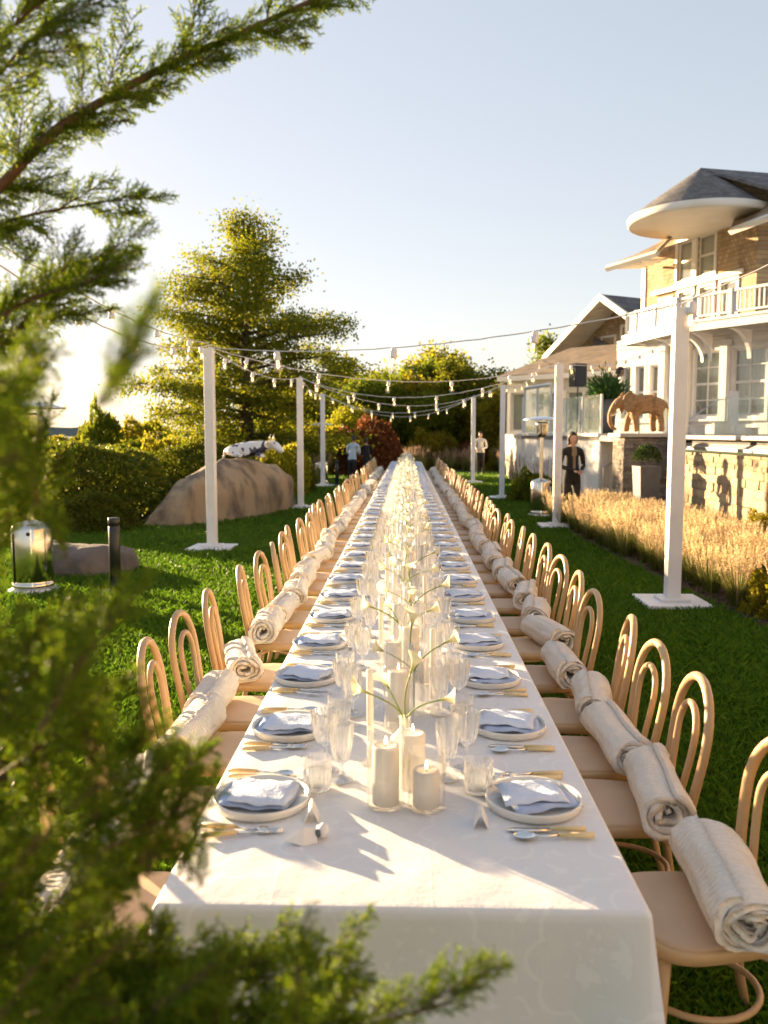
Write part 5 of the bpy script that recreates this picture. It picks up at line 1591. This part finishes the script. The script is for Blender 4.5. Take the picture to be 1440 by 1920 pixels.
SY = [2.30 + .588 * i for i in range(47)]
def setting(i, y, side):
    s = 1 if side == 'house' else -1
    nm = f'{ordinal(i + 1)} setting from the near end, {side} side'
    px = .352 if s > 0 else -.405
    jx, jy = rnd.uniform(-.012, .012), rnd.uniform(-.02, .02)
    p = link('plate', PLATE, None, (px + jx, y + jy, TH + .002)); tag(p, f'white rimmed plate, {nm}', 'plate', 'plates on the table')
    q = link('napkin', rnd.choice(NAP), None, (px + jx, y + jy, TH + .002), (0, 0, (0 if s > 0 else math.pi) + R(rnd.gauss(0, 9))))
    tag(q, f'folded pale blue napkin on the plate, {nm}', 'napkin', 'napkins on the plates')
    rz = math.pi if s > 0 else 0.0        # handle towards the guest
    xh = px + s * .03
    far = -s                               # which way along the table the guest's left lies
    for kind, off, lab in (('fork', far * -1 * -.165, 'inner'), ('fork', far * .195, 'outer'), ('knife', -far * .165, ''), ('spoon', -far * .200, '')):
        if i > 26 and lab == 'outer': continue
        o = link(kind, CUT[kind], None, (xh + rnd.uniform(-.012, .012), y + off * -1 * (1 if s > 0 else 1) + rnd.uniform(-.006, .006), TH + .0015), (0, 0, rz + R(rnd.gauss(0, 4.5))))
        link('handle', HANDLE, o)
        tag(o, f'{lab + " " if lab else ""}bone handled {kind}, {nm}', kind, f'{kind}s on the table')
    gx = px - s * .155
    for mesh, nm_, dx, dy, lab in ((TUMBLER, 'tumbler', .0, .085, 'ribbed glass tumbler'), (GOBLET, 'goblet', -.065, .16, 'small cut glass goblet'), (WINE, 'wine_glass', -.01, .225, 'tall cut glass wine glass')):
        o = link(nm_, CRYSTAL[nm_] if i < 12 else mesh, None, (gx + s * dx + rnd.uniform(-.012, .012), y + dy + rnd.uniform(-.015, .015), TH + .001), (0, 0, rnd.random() * 6))
        tag(o, f'{lab}, {nm}', 'glass', f'{nm_.replace("_", " ")}s on the table')
        if nm_ == 'tumbler' and i < 12: link('water', WATER, o)
    if i < 14:
        mb = MB(); mb.slab([(-.03, 0, 0), (.03, 0, 0), (.03, .018, .042), (-.03, .018, .042)], (0, -.9, .3), .0012); mb.slab([(.03, .037, 0), (-.03, .037, 0), (-.03, .0195, .042), (.03, .0195, .042)], (0, .9, .3), .0012)
        o = mb.build('place_card', M['card'], None, loc=(gx + s * .02, y - s * .02 - .11, TH + .001), rot=(0, 0, s * R(90) + R(rnd.uniform(-25, 25))))
        tag(o, f'small folded blank place card, {nm}', 'card', 'place cards on the table')
for i, y in enumerate(SY):
    setting(i, y, 'house'); setting(i, y + rnd.uniform(-.02, .02), 'sea')
# a small wrapped favour lies by the nearest sea-side spoon
fv = empty('wrapped_favour', (-.255, 2.06, TH + .002), .4); tag(fv, 'small wrapped white favour with dark clasp at the nearest sea-side setting', 'favour')
mb = MB(); mb.add([(-.05, 0, .012), (-.01, -.022, 0), (.03, -.018, 0), (.03, .02, 0), (-.01, .022, 0), (.0, 0, .038), (.03, 0, .03)], [(0, 1, 5), (0, 5, 4), (1, 2, 6, 5), (4, 5, 6, 3), (2, 3, 6), (0, 4, 3, 2, 1)]); mb.build('wrap', M['card'], fv)
mb = MB(); mb.ball((.034, -.004, .018), (.008, .010, .012), 10, 6); mb.build('clasp', M['zinc'], fv, True)
mb = MB(); mb.ball((.05, .006, .018), (.016, .02, .018), 10, 6, .2); mb.build('tuft', M['card'], fv, True)

# ================================================================== centre of the table: candles, bud vases, calla lilies
M['wax'] = mat('ivory_wax', (.88, .84, .76), .5, transl=.22)
M['wick'] = mat('wick', (.03, .02, .015), .9)
M['flame'] = mat('flame', (1, .7, .3), .5, emit=((1.0, .66, .28), 5.0))
def candle_mesh(r, h):
    mb = MB(); mb.lathe([(.0, 0), (r, 0), (r, h - .006), (r - .004, h), (r * .7, h - .004), (.0, h - .006)], 28); return mb.mesh('candle', M['wax'], True)
PIL = [candle_mesh(.0375, .20), candle_mesh(.0375, .10), candle_mesh(.0375, .165)]
PH = [.20, .10, .165]
TAP = candle_mesh(.0105, .27)
wk = MB(); wk.tube([(0, 0, -.008), (.001, 0, .008)], .0016, 5); WICK = wk.mesh('wick', M['wick'])
fl = MB(); fl.lathe([(.0, .004), (.0045, .010), (.0055, .016), (.004, .026), (.0015, .036), (.0, .040)], 10); FLAME = fl.mesh('flame', M['flame'], True)
def cyl(r, h):
    mb = MB(); mb.lathe([(.0, .003), (r - .002, .003), (r, .006), (r, h), (r - .0025, h), (r - .0025, .008)], 36); return mb.mesh('hurricane_glass', M['glass'], True)
CYL = [cyl(.052, .30), cyl(.052, .16), cyl(.052, .22)]
hold = MB(); hold.lathe([(.0, .001), (.033, .001), (.035, .004), (.012, .010), (.009, .02), (.014, .03), (.0135, .046), (.0115, .046), (.0115, .034), (.0, .033)], 20); HOLD = hold.mesh('candle_holder', M['glass'], True)
ch_ = MB(); ch_.lathe([(.034, .002), (.034, .36), (.032, .36), (.032, .004)], 28); CHIM = ch_.mesh('glass_chimney', M['glass'], True)
vm = MB(); vm.lathe([(.0, .001), (.040, .001), (.046, .006), (.048, .07), (.044, .095), (.024, .115), (.017, .125), (.0165, .155), (.019, .162), (.0165, .163), (.014, .155), (.0145, .125), (.0, .118)], 28)
M['frost'] = glass_mat('frosted_glass', (.97, .97, .95), milk=.42, rough=.3)
VASE = vm.mesh('bud_vase', M['frost'], True)
# calla lily: green curved stem, cream funnel bloom greening at its base
def calla_mats():
    m = bpy.data.materials.new('calla_bloom'); m.use_nodes = True
    N, L = m.node_tree.nodes, m.node_tree.links
    tc = N.new('ShaderNodeTexCoord'); s_ = N.new('ShaderNodeSeparateXYZ'); L.new(tc.outputs['Object'], s_.inputs[0])
    rp = N.new('ShaderNodeMapRange'); rp.inputs[1].default_value = .0; rp.inputs[2].default_value = .055; L.new(s_.outputs[2], rp.inputs[0])
    mx = N.new('ShaderNodeMix'); mx.data_type = 'RGBA'; mx.inputs['A'].default_value = (.30, .38, .04, 1); mx.inputs['B'].default_value = (.86, .80, .56, 1)
    L.new(rp.outputs[0], mx.inputs['Factor'])
    b = N['Principled BSDF']; b.inputs['Roughness'].default_value = .5; L.new(mx.outputs['Result'], b.inputs['Base Color'])
    t = N.new('ShaderNodeBsdfTranslucent'); L.new(mx.outputs['Result'], t.inputs[0])
    ms = N.new('ShaderNodeMixShader'); ms.inputs[0].default_value = .4
    L.new(b.outputs[0], ms.inputs[1]); L.new(t.outputs[0], ms.inputs[2]); L.new(ms.outputs[0], N['Material Output'].inputs['Surface'])
    return m
M['calla'] = calla_mats()
M['stemgreen'] = mat('stem_green', (.22, .32, .04), .45, (.30, .38, .07), 6, transl=.15)
M['spadix'] = mat('spadix', (.75, .52, .06), .7)
bl = MB(); n, rows = 22, 12
for i in range(rows + 1):
    f = i / rows
    for j in range(n):
        a = 2 * math.pi * j / n
        r = .0055 + .006 * f + .026 * f ** 3.2
        tip = (.5 + .5 * math.cos(a))
        z = .070 * f + .035 * f ** 3 * (tip ** 2.2)
        rr = r * (1 + .45 * f ** 4 * tip ** 3)
        bl.v.append((rr * math.cos(a), rr * math.sin(a), z))
for i in range(rows):
    for j in range(n): bl.f.append((i * n + j, i * n + (j + 1) % n, (i + 1) * n + (j + 1) % n, (i + 1) * n + j)); bl.m.append(0)
BLOOM = bl.mesh('bloom', M['calla'], True)
sd_ = MB(); sd_.tube([(0, 0, .015), (.002, 0, .05)], [.003, .002], 6); SPADIX = sd_.mesh('spadix', M['spadix'])
STEMS = []
for (rch, hgt, drp) in ((.08, .14, .3), (.14, .12, .75), (.04, .19, .15), (.16, .16, .5)):
    pts = [(0, 0, -.14), (0.002, 0, 0)]
    for k in range(1, 9):
        f = k / 8; pts.append((rch * f ** 1.5, .012 * math.sin(f * 3), hgt * (f - drp * .35 * f * f)))
    mb = MB(); mb.tube(pts, [.0036] * 2 + [.0036 - .0006 * k / 8 for k in range(8)], 7)
    d_ = Vector(pts[-1]) - Vector(pts[-2])
    STEMS.append((mb.mesh('stem', M['stemgreen'], True), Vector(pts[-1]), d_.normalized()))
def calla(x, y, z, k, ang, s, label):
    me, tip, d_ = STEMS[k]
    o = link('calla_lily', me, None, (x, y, z), (0, 0, ang), s); tag(o, label, 'flower', 'calla lilies in the bud vases')
    q = d_.to_track_quat('Z', 'Y') @ Matrix.Rotation(rnd.uniform(0, 6.28), 4, 'Z').to_quaternion()
    b = link('bloom', BLOOM, o, tip - d_ * .006); b.rotation_euler = q.to_euler(); b.scale = (.80,) * 3
    link('spadix', SPADIX, b)
def lit(parent, h):
    link('wick', WICK, parent, (0, 0, h)); link('flame', FLAME, parent, (0, 0, h), scale=.72)
def pillar(x, y, k, glass, where, hidx=None):
    z = TH + .001
    if glass is not None:
        g = link('hurricane_glass', CYL[glass], None, (x, y, z)); tag(g, f'clear glass cylinder {where}', 'vase', 'glass cylinders round the candles'); z += .009
    c = link('pillar_candle', PIL[k], None, (x, y, z), (0, 0, rnd.random() * 6)); tag(c, f'lit ivory pillar candle {where}', 'candle', 'pillar candles on the table')
    lit(c, PH[k] - .004)
def taper(x, y, where, chim=False):
    h = link('candle_holder', HOLD, None, (x, y, TH + .001)); tag(h, f'small glass candle holder {where}', 'candle holder', 'candle holders on the table')
    c = link('taper_candle', TAP, None, (x, y, TH + .035), (R(rnd.uniform(-1, 1)), R(rnd.uniform(-1, 1)), 0)); tag(c, f'slim ivory taper candle {where}', 'candle', 'taper candles on the table')
    if chim:
        g = link('glass_chimney', CHIM, None, (x, y, TH + .002)); tag(g, f'tall glass chimney {where}', 'vase', 'glass chimneys round the tapers')
for k in range(24):
    y = 2.28 + 1.17 * k
    w1 = f'{ordinal(k + 1)} centrepiece from the near end'
    pillar(-.055, y, 2, 2, f'in front, {w1}')
    pillar(.056 + rnd.uniform(-.004, .006), y - .01, 1, 1, f'short, {w1}')
    pillar(.02, y + .125, 0 if k % 2 else 2, 0 if k % 2 else None, f'behind, {w1}')
    pillar(-.03 + rnd.uniform(-.02, .02), y + .62, 0, 0, f'tallest, {w1}')
    taper(-.11, y + .30, f'towards the sea, {w1}'); taper(.10, y + .85, f'towards the house, {w1}', True)
    if k % 2: taper(-.06, y + .92, f'at the back, {w1}', True)
    vx, vy = rnd.uniform(-.02, .02), y + .27
    v = link('bud_vase', VASE, None, (vx, vy, TH + .001)); tag(v, f'frosted bud vase, {w1}', 'vase', 'bud vases on the table')
    for q, (kk, an, lab) in enumerate(((0, R(160), 'leaning to the sea'), (1, R(10), 'arching low to the house'), (2, R(60), 'standing most upright'), (3, R(195), 'reaching far to the sea'))):
        calla(vx + .004 * math.cos(an), vy + .004 * math.sin(an), TH + .152, kk, an + rnd.uniform(-.5, .5), rnd.uniform(.72, .95), f'calla lily {lab}, {w1}')
    v = link('bud_vase', VASE, None, (.03, y + .78, TH + .001)); tag(v, f'rear frosted bud vase, {w1}', 'vase', 'bud vases on the table')
    for q, (kk, an, lab) in enumerate(((3, R(15), 'reaching to the house'), (2, R(120), 'upright'), (1, R(170), 'arching to the sea'))):
        calla(.03, y + .78, TH + .152, kk, an + rnd.uniform(-.5, .5), rnd.uniform(.72, .98), f'calla lily {lab}, rear vase, {w1}')

# ================================================================== juniper in the foreground
M['jun'] = mat('juniper_needle', (.06, .16, .010), .5, (.32, .38, .02), island=True, transl=.6, spec=.3)
M['jun_wood'] = mat('juniper_wood', (.17, .075, .035), .8, (.10, .05, .03), 30)
def spray_mesh(seed, L=.24, dens=1.0, flat=.5):
    g = np.random.default_rng(seed); rn = random.Random(seed)
    V, MI = [], []
    def strip(a, b, r0, r1, mi):            # three-sided thin stem
        d = b - a; d = d / (np.linalg.norm(d) + 1e-9)
        u = np.cross(d, [.3, .5, .8]); u /= np.linalg.norm(u); v = np.cross(d, u)
        c = [u, -.5 * u + .87 * v, -.5 * u - .87 * v]
        for k in range(3):
            p, q = c[k], c[(k + 1) % 3]
            V.append([a + p * r0, a + q * r0, b + q * r1, b + p * r1]); MI.append(mi)
    pts = [np.array([0., 0, 0])]; d = np.array([0, 0, 1.])
    ns = int(22 * dens)
    for k in range(ns):
        d = d + g.normal(size=3) * .06; d /= np.linalg.norm(d); pts.append(pts[-1] + d * L / ns)
    LP, LD, LL = [], [], []
    for k in range(ns):
        strip(pts[k], pts[k + 1], .0030 * (1 - .8 * k / ns), .0030 * (1 - .8 * (k + 1) / ns), 1)
        t = k / ns
        for q in range(2):
            a = rn.choice([0, math.pi]) + rn.gauss(0, flat * 1.4)
            side = np.array([math.cos(a), math.sin(a), 0])
            dr = side * .75 + d * 0 + np.array([0, 0, .75]); dr /= np.linalg.norm(dr)
            ll = (.085 * (1 - t) ** .8 + .022) * rn.uniform(.7, 1.15)
            p = pts[k].copy(); m = max(4, int(ll / .0085)); dd = dr.copy()
            for s in range(m):
                dd = dd + g.normal(size=3) * .09 + np.array([0, 0, .04]); dd /= np.linalg.norm(dd)
                p2 = p + dd * ll / m
                strip(p, p2, .0013, .0010, 0 if s > 1 else 1)
                sl = .022 * (1 - .5 * s / m) * rn.uniform(.6, 1.2)
                sd = np.cross(dd, g.normal(size=3)); sd /= np.linalg.norm(sd)
                e = p2 + (dd * .7 + sd * .75) * sl
                strip(p2, e, .0011, .0006, 0)
                nl = 5
                for z in range(nl):
                    f = (z + .5) / nl
                    LP.append(p2 + (e - p2) * f); LD.append((e - p2) / sl * 1.0 + g.normal(size=3) * .45); LL.append(rn.uniform(.005, .009))
                for z in range(2):
                    LP.append(p + (p2 - p) * g.random()); LD.append(dd + g.normal(size=3) * .5); LL.append(rn.uniform(.005, .009))
                p = p2
    lv = leaf_quads(np.array(LP), np.array(LD), np.array(LL), np.array(LL) * .22, g)
    VV = np.concatenate([np.array(V), lv]); mi = np.array(MI + [0] * len(lv))
    return quad_mesh('spray', VV, [M['jun'], M['jun_wood']], mi)
SPR = [spray_mesh(k, .24, 1.0) for k in range(5)] + [spray_mesh(20 + k, .20, .75, .25) for k in range(3)]
jt = empty('juniper_tree', (-1.05, .85, 0))
tag(jt, 'juniper with feathery green sprays framing the near left corner', 'juniper')
JO = Vector((-1.05, .85, 0))
mb = MB(); mb.tube([(0, 0, -.05), (.02, .0, .8), (-.03, .05, 1.6), (.0, .05, 2.4), (.02, .0, 3.2)], [.07, .06, .05, .035, .015], 10); mb.build('trunk', M['jun_wood'], jt, True)
jr = random.Random(5)
def spray_at(p, d, s, k=None):
    o = link('spray', SPR[k if k is not None else jr.randrange(len(SPR))], jt, Vector(p) - JO)
    q = Vector(d).normalized().to_track_quat('Z', 'Y') @ Matrix.Rotation(jr.uniform(0, 6.28), 4, 'Z').to_quaternion()
    o.rotation_euler = q.to_euler(); o.scale = (s, s, s)
def branch(pts, r0, r1):
    mb = MB(); P = [Vector(p) - JO for p in pts]
    # smooth the path
    fine = []
    for i in range(len(P) - 1):
        for k in range(5):
            t = k / 5; a = P[max(i - 1, 0)]; b = P[i]; c = P[i + 1]; d = P[min(i + 2, len(P) - 1)]
            fine.append(.5 * ((2 * b) + (c - a) * t + (2 * a - 5 * b + 4 * c - d) * t * t + (3 * b - a - 3 * c + d) * t ** 3))
    fine.append(P[-1]); n = len(fine)
    mb.tube(fine, [r0 + (r1 - r0) * i / (n - 1) for i in range(n)], 7); mb.build('branch', M['jun_wood'], jt, True)
    return [f + JO for f in fine]
TR = Vector((-1.05, .88, 2.2))
# the long upper branch reaching over the lawn
b1 = branch([TR, on_ray(-120, 400, 1.75), on_ray(110, 240, 1.85), on_ray(310, 125, 1.95), on_ray(500, 40, 2.0), on_ray(650, -30, 2.05)], .014, .004)
n = len(b1)
for i in range(4, n):
    f = i / n
    d = (b1[min(i + 1, n - 1)] - b1[i - 1]).normalized()
    for k in range(2):
        dv = d * 1.0 + Vector((jr.gauss(0, .25), jr.gauss(0, .35), jr.choice([.9, -.35, -.5]) * jr.uniform(.6, 1.2)))
        spray_at(b1[i] + Vector((0, 0, 0)), dv, jr.uniform(.45, .80) * (1.15 - .35 * f))
    if i % 4 == 0: spray_at(b1[i], Vector((.12, 0, 1)) + d * .15, jr.uniform(1.0, 1.25) * (1 - .2 * f), jr.randrange(5, 8))
# lesser branches below it
for (a, b, c) in (((-140, 480), (20, 412), (230, 372)), ((-140, 640), (30, 560), (190, 480)), ((-140, 330), (-20, 160), (90, 40)), ((-140, 700), (20, 580), (170, 525)), ((-140, 760), (10, 640), (90, 560)), ((-100, 140), (10, 60), (80, 0))):
    dist = jr.uniform(1.6, 2.0)
    bb_ = branch([TR + Vector((0, 0, -.1)), on_ray(*a, dist), on_ray(*b, dist), on_ray(*c, dist)], .007, .002)
    m = len(bb_)
    for i in range(5, m):
        d = (bb_[min(i + 1, m - 1)] - bb_[i - 1]).normalized()
        spray_at(bb_[i], d + Vector((jr.gauss(0, .3), jr.gauss(0, .3), jr.uniform(-.6, .6))), jr.uniform(.45, .85), jr.randrange(5, 8))
# the dense lower mass
poly = [(-120, 690), (40, 690), (110, 790), (100, 890), (40, 945), (-20, 960), (-20, 1150), (110, 1180), (150, 1080), (200, 1100), (170, 1200), (280, 1280), (440, 1400), (380, 1530), (240, 1650), (260, 1760), (430, 1710), (590, 1740), (700, 1830), (790, 1930), (790, 2080), (-120, 2080)]
def inside(x, y):
    c = False
    for i in range(len(poly)):
        (x1, y1), (x2, y2) = poly[i], poly[i - 1]
        if (y1 > y) != (y2 > y) and x < (x2 - x1) * (y - y1) / (y2 - y1) + x1: c = not c
    return c
cnt = 0
while cnt < 320:
    x, y = jr.uniform(-120, 780), jr.uniform(700, 2080)
    if not inside(x, y): continue
    dist = jr.uniform(.8, 1.35)
    if y > 1600 and x > 250: dist = jr.uniform(.8, 1.15)
    p = on_ray(x, y, dist)
    d = Vector((.55 + jr.gauss(0, .35), jr.gauss(0, .35), .75 + jr.gauss(0, .3)))
    s = jr.uniform(.40, .75)
    spray_at(p - d.normalized() * .24 * s * .8, d, s); cnt += 1
for (pts_, r0) in (([(-1.05, .88, 1.0), on_ray(-60, 1500, .95), on_ray(150, 1350, 1.05)], .01), ([(-1.05, .88, .9), on_ray(-20, 1900, .95), on_ray(250, 1850, 1.0), on_ray(560, 1830, 1.0)], .01),
                   ([(-1.05, .88, .8), on_ray(100, 2050, .95), on_ray(450, 1990, .95), on_ray(840, 1880, .98)], .009), ([(-1.05, .88, 1.3), on_ray(-120, 1000, 1.1), on_ray(-30, 850, 1.15), on_ray(50, 720, 1.2)], .008)):
    bb_ = branch(pts_, r0, .002); m = len(bb_)
    for i in range(6, m):
        d = (bb_[min(i + 1, m - 1)] - bb_[i - 1]).normalized()
        spray_at(bb_[i], d + Vector((jr.gauss(0, .3), jr.gauss(0, .3), jr.uniform(.1, .9))), jr.uniform(.35, .55))
for k in range(16):                                  # dark upright growth before the heater's pole
    p = on_ray(jr.uniform(0, 100), jr.uniform(760, 960), jr.uniform(1.2, 1.5))
    d = Vector((.3 + jr.gauss(0, .3), jr.gauss(0, .3), .9)); spray_at(p - d.normalized() * .1, d, jr.uniform(.45, .7))
# sprigs close to the lens, far out of focus
for (px, py, dist, dx, dz, s) in ((185, 765, .62, .62, 1.0, .48), (195, 758, .64, .60, 1.0, .42)):
    spray_at(on_ray(px, py, dist), Vector((dx, .1, dz)), s, 6)
